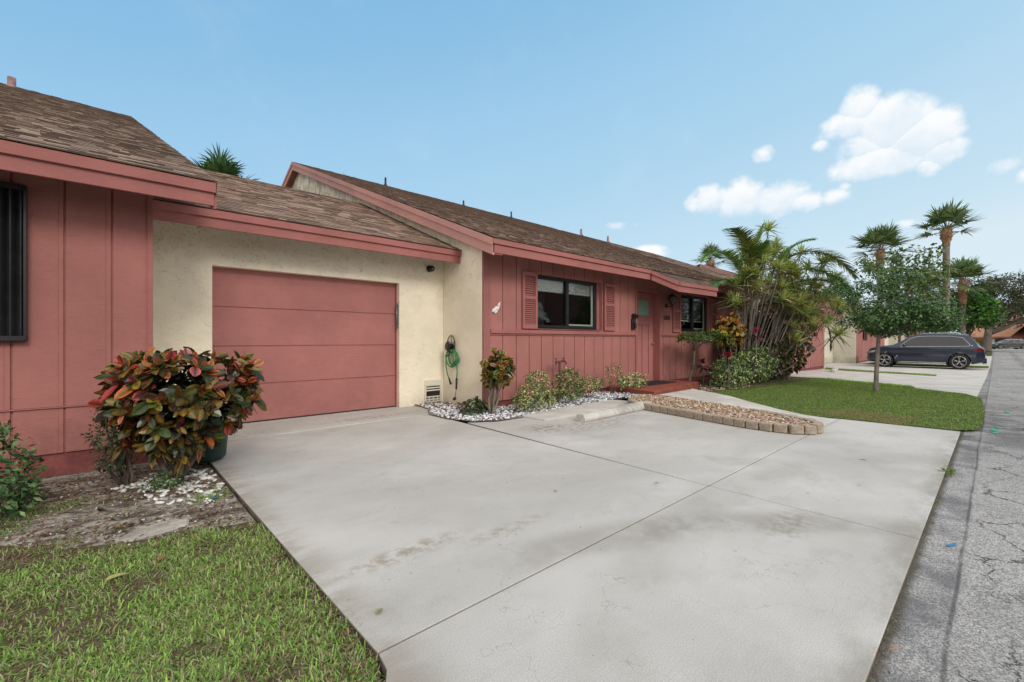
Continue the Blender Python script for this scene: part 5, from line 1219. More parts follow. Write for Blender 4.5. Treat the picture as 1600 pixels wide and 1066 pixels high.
# feather palm
def frond(base, dirv, L, droop, nl=56, ll=.62, col=((.05, .14, .02), (.08, .19, .03), (.03, .08, .02)), twist=0, ww=.045):
    """returns leaflets; rachis curve points"""
    base = Vector(base); d = Vector(dirv).normalized(); side = d.cross(Vector((0, 0, 1))).normalized()
    pts = []; p = base.copy(); v = d.copy(); K = 14
    for i in range(K + 1):
        pts.append(p.copy()); v = (v + Vector((0, 0, -droop / K))).normalized(); p = p + v * (L / K)
    B, D, U, Ls = [], [], [], []
    for i in range(nl):
        t = .12 + .88 * i / (nl - 1); f = t * K; k = min(K - 1, int(f)); q = pts[k].lerp(pts[k + 1], f - k); tv = (pts[k + 1] - pts[k]).normalized(); sd = tv.cross(Vector((0, 0, 1))).normalized(); upv = sd.cross(tv)
        for s_ in (-1, 1):
            B.append(q); dd = sd * s_ * (1 - .35 * t) + tv * (.55 + .5 * t) + upv * (.25 + .0) + Vector((random.gauss(0, .06),) * 3); D.append(dd); U.append(upv); Ls.append(ll * (math.sin(PI * (t * .82 + .14)) * .85 + .15) * random.uniform(.9, 1.1))
    n = len(B); B = np.array([list(x) for x in B]); D = np.array([list(x) for x in D]); U = np.array([list(x) for x in U])
    return leaf_arrays(B, D, U, np.array(Ls), ww, pal(col, n), bend=.28, fold=.3, seg=3, shape='blade'), pts
p = plant('feather_palm', (14.5, 5.2, 0), 'green feather palm with long arching fronds behind the dracaena canes', 'palm')
fr = [((13.9, 4.7, 3.2), (-.6, .0, 1.0), 2.4, 1.5), ((14.4, 4.4, 3.2), (.25, -.3, 1.0), 1.5, 1.5), ((14.9, 4.3, 3.1), (.75, -.6, .7), 2.4, 1.7), ((14.9, 4.3, 2.7), (.5, -.8, .8), 2.0, 1.6), ((14.0, 5.0, 3.0), (-.8, .05, .85), 2.9, 1.5), ((14.0, 5.0, 2.6), (-.9, .1, .62), 2.4, 1.3), ((14.7, 4.5, 3.3), (.6, -.5, 1.0), 3.0, 2.1), ((14.7, 5.0, 2.6), (.8, -.6, .7), 2.4, 1.8), ((14.5, 5.1, 2.9), (.1, -.1, 1), 1.9, .9), ((14.6, 5.1, 2.3), (.9, -.2, .8), 2.2, 1.8), ((14.3, 5.2, 2.6), (-.3, -.3, 1.), 2.0, 1.3), ((14.8, 5.0, 2.2), (.7, -.8, .5), 1.9, 1.6), ((14.4, 5.0, 2.1), (-.1, -.9, .6), 1.6, 1.4)]
for i, (b, d, L, dr) in enumerate(fr):
    a_, pts = frond(b, d, L, dr, col=((.14, .28, .06), (.22, .40, .09), (.08, .18, .05)) if i % 3 else ((.10, .14, .03), (.16, .18, .04), (.05, .10, .03)))
    f = arrays('frond', a_[0], a_[1], M['leaf'], p, col=a_[2]); mb = MB(); mb.tube(pts, [.018 - .001 * q for q in range(len(pts))], 5); mb.build('midrib', M['hose'] if False else M['bark_grey'], f)
mb = MB()
for i, (b, d, L, dr) in enumerate(fr): mb.tube([(14.5 + .1 * math.cos(i), 5.2 + .1 * math.sin(i), -.03), (14.5 + .12 * math.cos(i), 5.2 + .1 * math.sin(i), 1.2), b], [.028, .022, .016], 7)
mb.build('trunk', M['bark_grey'], p)
# dead hanging flower stalk
p = plant('dead_frond', (16.25, 3.45, 1.6), 'dark withered frond hanging in front of the cream neighbour wall', 'dead frond'); mb = MB()
for k in range(9): mb.tube([(16.2, 3.45, 1.65), (16.3 + .02 * k, 3.4, 1.4 - .05 * k), (16.28 + random.uniform(-.12, .08), 3.4, 1.05 - random.uniform(0, .35))], [.014, .01, .003], 5)
mb.build('stalks', M['bark'], p)

SUN_E = 1.5; SKY_S = .1; SKY_TINT = (1., 1., 1.); FILL_BANK = (11.9, 11.5, 11.0)
CLOUDS = [(0.1618, 0.3925, 0.0285, 0.0312, 1.2), (0.1187, 0.3572, 0.0482, 0.0381, 1.6), (0.0825, 0.3259, 0.0433, 0.0354, 1.5), (0.0597, 0.2986, 0.0327, 0.0213, 1.2), (0.1754, 0.3675, 0.0497, 0.0248, 1.1), (0.1271, 0.3022, 0.074, 0.025, 1.2), (0.1486, 0.3356, 0.0628, 0.0323, 0.9), (0.0748, 0.2814, 0.0189, 0.0194, 0.8), (0.2177, 0.3459, 0.018, 0.0131, 0.7), (0.4057, 0.2827, 0.0502, 0.0302, 1.0), (0.3495, 0.2755, 0.0583, 0.0354, 1.1), (0.2889, 0.269, 0.0544, 0.0315, 1.1), (0.2504, 0.2561, 0.0348, 0.0198, 0.9), (0.3137, 0.3526, 0.0217, 0.0193, 0.5), (0.1957, 0.2568, 0.03, 0.0163, 0.6), (0.1845, 0.2699, 0.0115, 0.0107, 0.4), (-0.0085, 0.2594, 0.0206, 0.0135, 0.7), (-0.0287, 0.2386, 0.0107, 0.0134, 0.5), (0.5349, 0.189, 0.0652, 0.015, 0.7), (0.506, 0.182, 0.0355, 0.0133, 0.6), (0.1064, 0.1951, 0.025, 0.0104, 0.2), (0.5888, 0.2481, 0.0507, 0.0132, 0.15)]
# ------------------------------------------------------------------ cars
def carpaint(name, col, metal=.35):
    m, nt = newmat(name); g = N(nt)
    fl = g.noise(g.coord('Object'), 3, 3, .5); dirt = g.noise(g.coord('Object'), 1.5, 5, .65)
    c = g.mix(g.ss(fl, .3, .7), tuple(x * .9 for x in col), tuple(x * 1.12 for x in col))
    c = g.mix(g.ss(dirt, .5, .8, 0, .15), c, (.2, .19, .17))
    g.out(c, .28, None, metal, .5, {'Coat Weight': .8, 'Coat Roughness': .04}); return m
M['blue_paint'] = carpaint('dark_blue_car_paint', (.017, .028, .054)); M['white_paint_car'] = carpaint('white_car_paint', (.7, .7, .7), 0); M['grey_paint'] = carpaint('dark_grey_car_paint', (.05, .05, .055))
M['cladding'] = simple('black_plastic_trim', (.02, .02, .021), .6, .1, 8, .1)
M['chrome'] = simple('chrome', (.6, .6, .6), .15, .05, 5, 0, metal=1)
M['rim'] = simple('alloy_rim', (.42, .42, .43), .3, .1, 5, 0, metal=.9)
M['tyre'] = simple('tyre_rubber', (.02, .02, .02), .8, .2, 20, .2)
M['carglass'] = simple('tinted_glass', (.012, .014, .016), .06, .1, 2, 0, spec=.9)
M['taillight'] = simple('tail_light_red', (.22, .01, .015), .15, .1, 5, 0, spec=.7)
M['headlight'] = simple('head_light', (.55, .57, .6), .1, .1, 5, 0, spec=.8, metal=.4)
TOPP = [(0, .80), (.03, .98), (.14, 1.08), (.30, 1.30), (.50, 1.56), (.60, 1.63), (.9, 1.665), (1.4, 1.69), (2.0, 1.69), (2.5, 1.655), (2.85, 1.55), (3.2, 1.30), (3.5, 1.14), (3.65, 1.11), (4.0, 1.07), (4.35, 1.01), (4.55, .93), (4.66, .80), (4.7, .60)]
BOTP = [(0, .42), (.12, .32), (.5, .25), (4.2, .24), (4.6, .28), (4.7, .40)]
WIDP = [(0, .70), (.08, .80), (.3, .89), (.8, .935), (2.2, .94), (3.7, .935), (4.2, .90), (4.5, .80), (4.65, .66), (4.7, .55)]
def ip(P, x): return float(np.interp(x, [p[0] for p in P], [p[1] for p in P]))
def ysurf(x, z):
    w = ip(WIDP, x); sh = 1.0
    if z > 1.02: sh = 1 - .30 * ((z - 1.02) / .67) ** 1.15
    elif z < .45: sh = 1 - .12 * ((.45 - z) / .25)
    elif .62 < z < .80: sh = .985
    return w * sh
def make_car(label, paint, cat='car', detail=True):
    root = empty('parked_car', (0, 0, 0), label, cat)
    xs = sorted(set([round(v, 3) for v in np.linspace(0, 4.7, 60)] + [p[0] for p in TOPP])); zl = [.34, .45, .62, .72, .82, .95, 1.02, 1.12, 1.25, 1.38, 1.5]
    mb = MB(); rows = []
    for x in xs:
        b, t = ip(BOTP, x), ip(TOPP, x); sec = [(0, b), (ysurf(x, b + .05) * .85, b), (ysurf(x, b + .05), b + .05)]
        for z in zl: zz = min(max(z, b + .06), t - .05); sec.append((ysurf(x, zz), zz))
        e = ysurf(x, t - .05); sec += [(e * .955, t - .018), (e * .86, t), (e * .5, t + .018), (0, t + .025)]
        rows.append([(x, y, z) for y, z in sec] + [(x, -y, z) for y, z in sec[::-1][1:-1]])
    n = len(rows[0]); i0 = 0
    for r in rows: mb.v += r
    for i in range(len(rows) - 1):
        for j in range(n):
            k = (j + 1) % n; mb.f.append((i * n + j, i * n + k, (i + 1) * n + k, (i + 1) * n + j)); mb.m.append(0); mb.sm.append(True)
    mb.f.append(tuple(range(n))); mb.m.append(0); mb.sm.append(False); mb.f.append(tuple((len(rows) - 1) * n + q for q in reversed(range(n)))); mb.m.append(0); mb.sm.append(False)
    me = mb.mesh('body'); bm = bmesh.new(); bm.from_mesh(me); bmesh.ops.remove_doubles(bm, verts=bm.verts[:], dist=.0005); bmesh.ops.recalc_face_normals(bm, faces=bm.faces[:]); bm.to_mesh(me); bm.free()
    me.materials.append(M[paint]); me.materials.append(M['cladding'])
    body = bpy.data.objects.new('body', me); COL.objects.link(body)
    WX = (.90, 3.85); WR = .372
    cut = MB()
    for wx in WX: cut.lathe([(.001, -1.1), (.425, -1.1), (.425, 1.1), (.001, 1.1)], (wx, 0, .37), (0, 1, 0), 40, close=False)
    cm = cut.mesh('cut'); bm = bmesh.new(); bm.from_mesh(cm); bmesh.ops.remove_doubles(bm, verts=bm.verts[:], dist=.002); bmesh.ops.recalc_face_normals(bm, faces=bm.faces[:]); bm.to_mesh(cm); bm.free(); cm.materials.append(M['cladding'])
    co = bpy.data.objects.new('cut', cm); COL.objects.link(co)
    bo = body.modifiers.new('b', 'BOOLEAN'); bo.object = co; bo.operation = 'DIFFERENCE'; bo.solver = 'EXACT'
    bpy.context.view_layer.update(); dg = bpy.context.evaluated_depsgraph_get(); nm = bpy.data.meshes.new_from_object(body.evaluated_get(dg))
    body.modifiers.clear(); body.data = nm; bpy.data.objects.remove(co)
    for p in nm.polygons: p.use_smooth = True
    if len(nm.materials) < 2:
        nm.materials.clear(); nm.materials.append(M[paint]); nm.materials.append(M['cladding'])
    for p in nm.polygons:
        c = p.center; inw = any(math.hypot(c.x - w, c.z - .36) < .43 for w in WX); p.material_index = 1 if (inw or c.z < .33) else 0
    body.parent = root
    es = body.modifiers.new('e', 'EDGE_SPLIT'); es.split_angle = R(38)
    def side_patch(poly, off, s_):
        """flat polygon in x,z laid on the side surface, split finely"""
        bm = bmesh.new(); vs = [bm.verts.new((x, 0, z)) for x, z in poly]; bm.faces.new(vs)
        for k in range(1, 40): bmesh.ops.bisect_plane(bm, geom=bm.verts[:] + bm.edges[:] + bm.faces[:], plane_co=(k * .12, 0, 0), plane_no=(1, 0, 0))
        for zz in np.arange(.3, 1.7, .07): bmesh.ops.bisect_plane(bm, geom=bm.verts[:] + bm.edges[:] + bm.faces[:], plane_co=(0, 0, zz), plane_no=(0, 0, 1))
        for v in bm.verts: v.co.y = s_ * (ysurf(v.co.x, v.co.z) + off)
        me = bpy.data.meshes.new('p'); bm.to_mesh(me); bm.free(); return me
    def side_line(pts, r, s_, mat, name, parent=root, off=.004):
        q = []
        for (a, b), (c, d) in zip(pts, pts[1:]):
            for k in range(8): t = k / 8; x, z = a + (c - a) * t, b + (d - b) * t; q.append((x, s_ * (ysurf(x, z) + off), z))
        x, z = pts[-1]; q.append((x, s_ * (ysurf(x, z) + off), z)); mb = MB(); mb.tube(q, r, 6); return mb.build(name, M[mat], parent)
    W_ = [[(.62, 1.13), (.80, 1.46), (1.18, 1.53), (1.22, 1.11)], [(1.30, 1.11), (1.27, 1.535), (2.02, 1.545), (2.06, 1.09)], [(2.14, 1.09), (2.10, 1.545), (2.50, 1.52), (2.74, 1.44), (3.16, 1.16), (3.2, 1.075)]]
    for s_ in (1, -1):
        for w in W_: link('side_window', side_patch(w, .006, s_), M['carglass'], root)
        side_line([(.42, 1.14), (.62, 1.10), (2.1, 1.075), (3.24, 1.055)], .012, s_, 'chrome', 'window_trim')
        side_line([(3.2, 1.10), (2.76, 1.47), (2.5, 1.56), (2.0, 1.585), (1.2, 1.57), (.78, 1.50), (.5, 1.16)], .012, s_, 'chrome', 'window_trim')
        side_line([(1.35, .30), (3.35, .30)], .018, s_, 'chrome', 'sill_strip')
        side_line([(2.08, 1.06), (2.10, .7), (2.08, .36)], .005, s_, 'cladding', 'door_seam'); side_line([(3.18, 1.04), (3.22, .7), (3.12, .36)], .005, s_, 'cladding', 'door_seam'); side_line([(1.24, 1.08), (1.12, .85), (1.36, .55), (1.36, .36)], .005, s_, 'cladding', 'door_seam')
        for hx in (1.42, 2.3): side_line([(hx, .90), (hx + .2, .905)], .014, s_, paint, 'door_handle', off=.02)
        side_line([(3.30, .62), (3.42, .44)], .016, s_, 'chrome', 'fender_vent')
        mb = MB(); mb.tube([(.9, s_ * .66, 1.70), (1.0, s_ * .66, 1.735), (2.3, s_ * .66, 1.73), (2.5, s_ * .66, 1.67)], .016, 6); mb.build('roof_rail', M['chrome'], root)
        mb = MB(); mb.lathe([(.001, -.11), (.05, -.09), (.075, -.02), (.075, .04), (.05, .09), (.001, .11)], (3.02, s_ * 1.03, 1.14), (0, 1, .15), 14); mb.obox((3.05, s_ * .94, 1.08), (1, 0, 0), (0, 1, .4), (0, -.4, 1), .03, .06, .02); mb.build('wing_mirror', M[paint], root)
        link('tail_light', side_patch([(.05, .84), (.04, .97), (.42, .99), (.34, .88)], .008, s_), M['taillight'], root)
        link('head_light', side_patch([(4.56, .72), (4.52, .82), (4.2, .87), (4.3, .76)], .008, s_), M['headlight'], root)
        for wx in WX:
            w = empty('wheel', (wx, s_ * .82, .36)); w.parent = root
            mb = MB(); c = (wx, s_ * .82, .36); ax = (0, s_, 0)
            mb.lathe([(.24, -.12), (.33, -.12), (.374, -.09), (WR, -.04), (WR, .05), (.374, .09), (.33, .112), (.262, .105), (.25, .05)], c, ax, 40); mb.build('tyre', M['tyre'], w)
            mb = MB(); mb.lathe([(.001, .0), (.25, .0)], c, ax, 32); mb.build('brake_disc', M['cladding'], w)
            mb = MB(); mb.lathe([(.268, .10), (.27, .112), (.245, .115), (.24, .06), (.25, .03)], c, ax, 40); mb.lathe([(.001, .088), (.045, .085), (.06, .07), (.06, .03)], c, ax, 16)
            for k in range(5):
                for dd in (-.16, .16):
                    a = k * 2 * PI / 5 + .3; a2 = a + dd; mb.tube([(wx + .04 * math.cos(a), s_ * (.82 + .075), .36 + .04 * math.sin(a)), (wx + .15 * math.cos(a + dd * .7), s_ * (.82 + .085), .36 + .15 * math.sin(a + dd * .7)), (wx + .25 * math.cos(a2), s_ * (.82 + .095), .36 + .25 * math.sin(a2))], [.018, .014, .017], 6)
            mb.build('rim', M['rim'], w)
    def top_patch(x0, x1, wf0, wf1, name, mat, off=.008):
        mb = MB(); nx, ny = 10, 10; g_ = []
        for i in range(nx + 1):
            x = x0 + (x1 - x0) * i / nx; t = ip(TOPP, x); e = ysurf(x, t - .05); row = []
            for j in range(ny + 1):
                f = -1 + 2 * j / ny; y = f * (wf0 + (wf1 - wf0) * i / nx) * e; a = abs(y) / e
                zz = t + (.025 * (1 - (a / .5) ** 1) + .018 * (a / .5) if a < .5 else .018 * (1 - (a - .5) / .36) if a < .86 else -.018 * (a - .86) / .095); row.append((x, y, zz + off))
            g_.append(row)
        for i in range(nx):
            for j in range(ny): mb.face([g_[i][j], g_[i + 1][j], g_[i + 1][j + 1], g_[i][j + 1]], 0, smooth=True)
        return mb.build(name, M[mat], root)
    top_patch(2.80, 3.50, .84, .86, 'windshield', 'carglass'); top_patch(.17, .50, .82, .84, 'rear_window', 'carglass')
    mb = MB(); mb.obox((.46, 0, 1.63), (1, 0, -.1), (0, 1, 0), (.1, 0, 1), .12, .56, .014); mb.build('spoiler', M[paint], root, bevel=.008)
    mb = MB(); mb.obox((.0, 0, .42), (1, 0, 0), (0, 1, 0), (0, 0, 1), .05, .6, .1); mb.obox((-.01, 0, .80), (1, 0, 0), (0, 1, 0), (0, 0, 1), .02, .3, .06); mb.build('rear_bumper', M['cladding'], root, bevel=.02)
    mb = MB(); 
    for s_ in (1, -1): mb.obox((4.69, s_ * .2, .66), (1, 0, 0), (0, 1, 0), (0, 0, 1), .03, .17, .13)
    mb.build('grille', M['cladding'], root, bevel=.03)
    mb = MB(); 
    for s_ in (1, -1): mb.tube([(-.05, s_ * .5, .31), (.1, s_ * .5, .31)], .04, 10)
    mb.build('exhaust', M['chrome'], root)
    return root
car = make_car('dark blue station wagon style car with alloy wheels parked nose in on the pale driveway', 'blue_paint')
car.location = (32.05, .34, zg(32) + .006); car.rotation_euler = (0, 0, R(90)); car.scale = (.97, 1.0, 1.05)
wc = make_car('white car parked beyond the dark blue one, only its windshield and hood showing', 'white_paint_car'); wc.location = (34.55, .6, -.245); wc.rotation_euler = (0, 0, R(90))
dc = make_car('dark grey car parked far away by the orange roofed carport', 'grey_paint')

# ------------------------------------------------------------------ trees
def tree(name, base, clumps, per, n, L, W, cols, label, cat, trunk_r, fork, group=None, shape='oval', mat='leaf', lean=None, bark='bark', tilt=(15, 100), rot=None, seg=2, limbs=10):
    """clumps: (centre, radii, shoots) — leaf shoots spread in each clump, limbs run to them"""
    p = plant(name, base, label, cat, group); T, D, K = [], [], []
    for c, r, m in clumps:
        t, d = shell(m, c, r, .35, -1.); T.append(t); D.append(d)
    T, D = np.concatenate(T), np.concatenate(D)
    foliage(p, [rosettes(T, D, n, tilt, L, W, cols, jitter=L[1] * .35, bend=.2, fold=.2, seg=seg, shape=shape)], mat, 'crown')
    mb = MB(); b = Vector(base); f = Vector(fork)
    pts = [b + Vector((0, 0, -.08)), b + (f - b) * .05, b.lerp(f, .4) + Vector((lean or 0, 0, 0)), b.lerp(f, .75) + Vector(((lean or 0) * .6, 0, 0)), f]
    mb.tube(pts, [trunk_r * 1.35, trunk_r, trunk_r * .85, trunk_r * .75, trunk_r * .65], 9)
    for i, (c, r, m) in enumerate(clumps[:limbs]):
        st_ = Vector(pts[3]).lerp(f, random.random()); e = Vector(c); limb(mb, st_, e, trunk_r * .45, trunk_r * .14, .07, 6, 5)
        for q in range(2):
            ee = e + Vector((random.uniform(-1, 1) * r[0], random.uniform(-1, 1) * r[1], random.uniform(-.2, .9) * r[2])); limb(mb, st_.lerp(e, .6), ee, trunk_r * .18, trunk_r * .06, .08, 5, 4)
    mb.build('trunk', M[bark], p); return p
def ball(c, r, k, cr, m, rnd):
    """k clumps spread through a crown volume"""
    out = []
    for i in range(k):
        while True:
            v = Vector((rnd.uniform(-1, 1), rnd.uniform(-1, 1), rnd.uniform(-1, 1)))
            if v.length < 1: break
        s = rnd.uniform(.7, 1.25); out.append(((c[0] + v.x * r[0], c[1] + v.y * r[1], c[2] + v.z * r[2]), (cr[0] * s, cr[0] * s, cr[1] * s), m))
    return out
rt = random.Random(12)
LT = mixpal([(.07, .17, .045), (.045, .11, .03), (.12, .24, .06), (.025, .055, .018), (.18, .29, .08)], [4, 5, 3, 4, 1.5])
tree('lawn_tree', (13.3, 1.9, .0), ball((13.85, 1.5, 1.78), (1.15, 1.05, .33), 40, (.34, .22), 40, rt) + ball((13.5, 1.9, 2.5), (.95, .8, .42), 14, (.22, .18), 18, rt), 0, 9, (.05, .095), .55, LT, 'young broad-crowned green tree with thin grey trunk on the lawn by the street', 'tree', .05, (13.5, 1.85, 1.65), mat='leafgloss', bark='bark_grey', lean=-.05)
# loose airy sea-grape tree behind it
LG = mixpal([(.08, .15, .045), (.13, .21, .065), (.2, .25, .09), (.05, .09, .03)], None)
tree('airy_tree', (39.2, 4.4, -.25), ball((39.7, 4.3, 5.6), (3.4, 2.6, 2.1), 40, (.7, .5), 9, rt), 0, 7, (.2, .36), .75, LG, 'loose open tree with big round leaves and sky showing through behind the lawn tree', 'tree', .09, (39.5, 4.3, 3.4))
# sabal palms
def fan(base, d, up, rad, n, cols, ww, stalk):
    base, d = np.array(base, float), np.array(d, float); d /= np.linalg.norm(d); s = np.cross(d, up); s /= max(1e-6, np.linalg.norm(s)); u = np.cross(s, d)
    a = np.radians(np.linspace(-115, 115, n) + rng.normal(0, 3, n)); hub = base + d * stalk
    dd = d[None] * np.cos(a)[:, None] + s[None] * np.sin(a)[:, None] + u[None] * (.25 * np.abs(np.sin(a)))[:, None]
    return leaf_arrays(np.repeat(hub[None], n, 0), dd, np.repeat(u[None], n, 0), rad * (1 - .25 * np.abs(np.sin(a / 2))) * rng.uniform(.85, 1.1, n), ww, pal(cols, n), bend=rng.uniform(.05, .3, n), fold=.1, seg=3, shape='strap'), hub
SC1 = [(.10, .18, .07), (.18, .27, .11), (.06, .12, .04), (.26, .31, .16)]
def sabal(base, top, nf, rad, label, tr=.17, bulge=True, spread=1., boots=None, cols=SC1, group='sabal palms beyond the car', ww=.07, low=-35):
    p = plant('sabal_palm', base, label, 'palm', group); b, t = Vector(base), Vector(top); mb = MB()
    K = 12; pts = [b.lerp(t, i / K) + Vector((math.sin(i * .6) * .05, 0, 0)) for i in range(K + 1)]; pts[0].z -= .1
    mb.tube(pts, [tr * (1.25 if i == 0 else 1 + .04 * math.sin(i * 3)) for i in range(K + 1)], 12); mb.build('trunk', M['palmbark'], p)
    mb = MB(); bh = boots or 1.0
    mb.lathe([(tr * 1.05, -bh), (tr * 1.1, -bh * .7), (tr * 1.55, -bh * .35), (tr * 1.55, -bh * .1), (tr * .9, .15), (.03, .3)], t, n=14)
    for k in range(40):
        a = k * 2.4; h = -bh * .75 + bh * .95 * k / 40; r_ = tr * (1.05 + .45 * math.sin(PI * (k / 40)))
        mb.tube([(t.x + r_ * .8 * math.cos(a), t.y + r_ * .8 * math.sin(a), t.z + h), (t.x + r_ * 1.35 * math.cos(a), t.y + r_ * 1.35 * math.sin(a), t.z + h + .16)], [.05, .02], 5)
    mb.build('boots', M['boots'], p)
    parts = []; mb = MB()
    for i in range(nf):
        a = i * 2.4 + random.uniform(-.2, .2); el = R(82 - (82 - low) * (i / nf) ** 1.35 + random.uniform(-8, 8)); d = np.array([math.cos(a) * math.cos(el), math.sin(a) * math.cos(el), math.sin(el)])
        st = rad * random.uniform(.65, .95) * spread; pr, hub = fan(t, d, (0, 0, 1) if abs(d[2]) < .95 else (1, 0, 0), rad * random.uniform(.8, 1.05), 26, cols, ww, st); parts.append(pr); mb.tube([t, Vector(hub)], [.03, .015], 5)
    foliage(p, parts, 'leaf', 'crown'); mb.build('leaf_stalks', M['hose'] if False else M['bark_grey'], p); return p
sabal((42.3, 2.25, -.25), (42.0, 2.26, 8.6), 20, 1.2, 'tall lone sabal palm with orange boots under a small crown, above the dark blue car', .19, boots=1.0, low=-15, ww=.11)
sabal((51.8, 7.1, -.25), (51.6, 7.04, 9.2), 30, 1.7, 'sabal palm with a full ragged crown left of the tall lone palm', .2, boots=1.4, low=-40, ww=.13)
sabal((62.0, 5.2, -.25), (61.2, 5.0, 6.4), 26, 1.6, 'shorter sabal palm with orange boots just left of the tall palm trunk', .26, boots=2.0, low=-30, ww=.16)
sabal((63.8, 2.3, -.25), (63.2, 2.2, 7.0), 26, 1.7, 'shorter sabal palm with orange boots just right of the tall palm trunk', .26, boots=2.2, low=-35, ww=.16)
sabal((3.9, 24.2, -.1), (3.75, 24.0, 8.1), 26, 1.15, 'dark sabal palm showing over the garage roof beside the left roof', .2, group='palms behind the roofs', cols=[(.07, .15, .06), (.11, .2, .08), (.04, .09, .035)], ww=.085)
sabal((5.3, 25.0, -.1), (5.2, 25.0, 7.6), 18, 1.0, 'lower dark palm right of the first palm behind the garage roof', .2, group='palms behind the roofs', cols=[(.07, .15, .06), (.11, .2, .08), (.04, .09, .035)], ww=.085)
sabal((13.6, 34.5, -.1), (13.4, 34.5, 12.9), 16, .9, 'far palm whose tip barely shows over the garage ridge', .2, group='palms behind the roofs')
sabal((40.3, 17.4, -.25), (40.2, 17.4, 8.3), 22, 1.1, 'round-headed palm rising behind the long roof left of the dracaena', .22, group='palms behind the roofs')
# bright green broad tree, dark oaks
tree('umbrella_tree', (64.0, 2.0, -.25), ball((64.9, 1.5, 4.4), (1.8, 2.0, 1.6), 26, (.95, .55), 22, rt), 0, 8, (.32, .5), .42, agepal([(.16, .42, .04), (.11, .30, .03)], [(.05, .15, .02), (.03, .09, .015)], cut=.3), 'bright green umbrella tree above the rear of the dark blue car', 'tree', .2, (64.4, 1.8, 2.2))
OK_ = mixpal([(.075, .09, .045), (.055, .07, .035), (.11, .12, .06), (.035, .045, .025), (.16, .15, .08)], [4, 4, 3, 3, 1])
tree('oak_tree', (82, .8, -.25), ball((88, -1.6, 6.6), (6.0, 6.4, 3.2), 62, (1.7, 1.1), 42, rt), 0, 7, (.28, .48), .42, OK_, 'large spreading grey-green oak at the end of the street', 'tree', .5, (83, .6, 2.6), lean=.3)
tree('oak_tree', (92, 7.2, -.25), ball((93, 6.5, 6.2), (6.5, 6.0, 2.6), 40, (1.7, 1.1), 34, rt), 0, 7, (.3, .5), .42, OK_, 'dark oak crown between the palms and the big end-of-street oak', 'tree', .4, (92, 7, 3))
TB = mixpal([(.09, .17, .045), (.13, .21, .07), (.05, .1, .03), (.19, .24, .07)], None)
tree('background_tree', (74, 13, -.25), ball((74, 13, 4.6), (7, 4, 2.6), 30, (1.6, 1.1), 30, rt), 0, 7, (.3, .5), .45, TB, 'mid green tree behind the palms above the far red house', 'tree', .3, (74, 13, 2.5), group='trees behind the far houses')
tree('background_tree', (60, 15.5, -.25), ball((60, 15.5, 5.4), (5, 4, 2.4), 22, (1.5, 1.0), 26, rt), 0, 7, (.3, .5), .45, TB, 'green tree behind the row houses left of the full-crowned palm', 'tree', .3, (60, 15.5, 2.5), group='trees behind the far houses')
YG_ = mixpal([(.3, .38, .06), (.22, .3, .05), (.12, .2, .04), (.4, .42, .12)], None)
for i, (x, y, h) in enumerate(((140, 1.5, 6.6), (141, -5, 7.2), (142, -11, 7.4), (138, 9, 5.6))):
    tree('yellow_green_tree', (x, y, -.25), ball((x, y, h), (4, 3.8, 2.0), 14, (1.9, 1.3), 26, rt), 0, 6, (.5, .8), .5, YG_, ['yellow green treetop over the left end of the orange roof', 'yellow green treetop over the middle of the orange roof', 'yellow green treetop over the right end of the orange roof', 'yellow green tree far behind the car, left of the orange roof'][i], 'tree', .3, (x, y, 2.2), group='yellow green trees behind the orange roof')
for i, (x, y, r_) in enumerate(((150, 25, 10), (128, 30, 9), (160, -22, 12), (175, 5, 13), (120, -24, 9))):
    tree('distant_tree', (x, y, -.25), ball((x, y, 6.5), (r_, r_ * .8, 3.4), 24, (2.8, 2.0), 26, rt), 0, 6, (.7, 1.1), .5, TB, 'distant dark green treetops on the horizon past the houses', 'tree', .4, (x, y, 3), group='distant trees on the horizon')

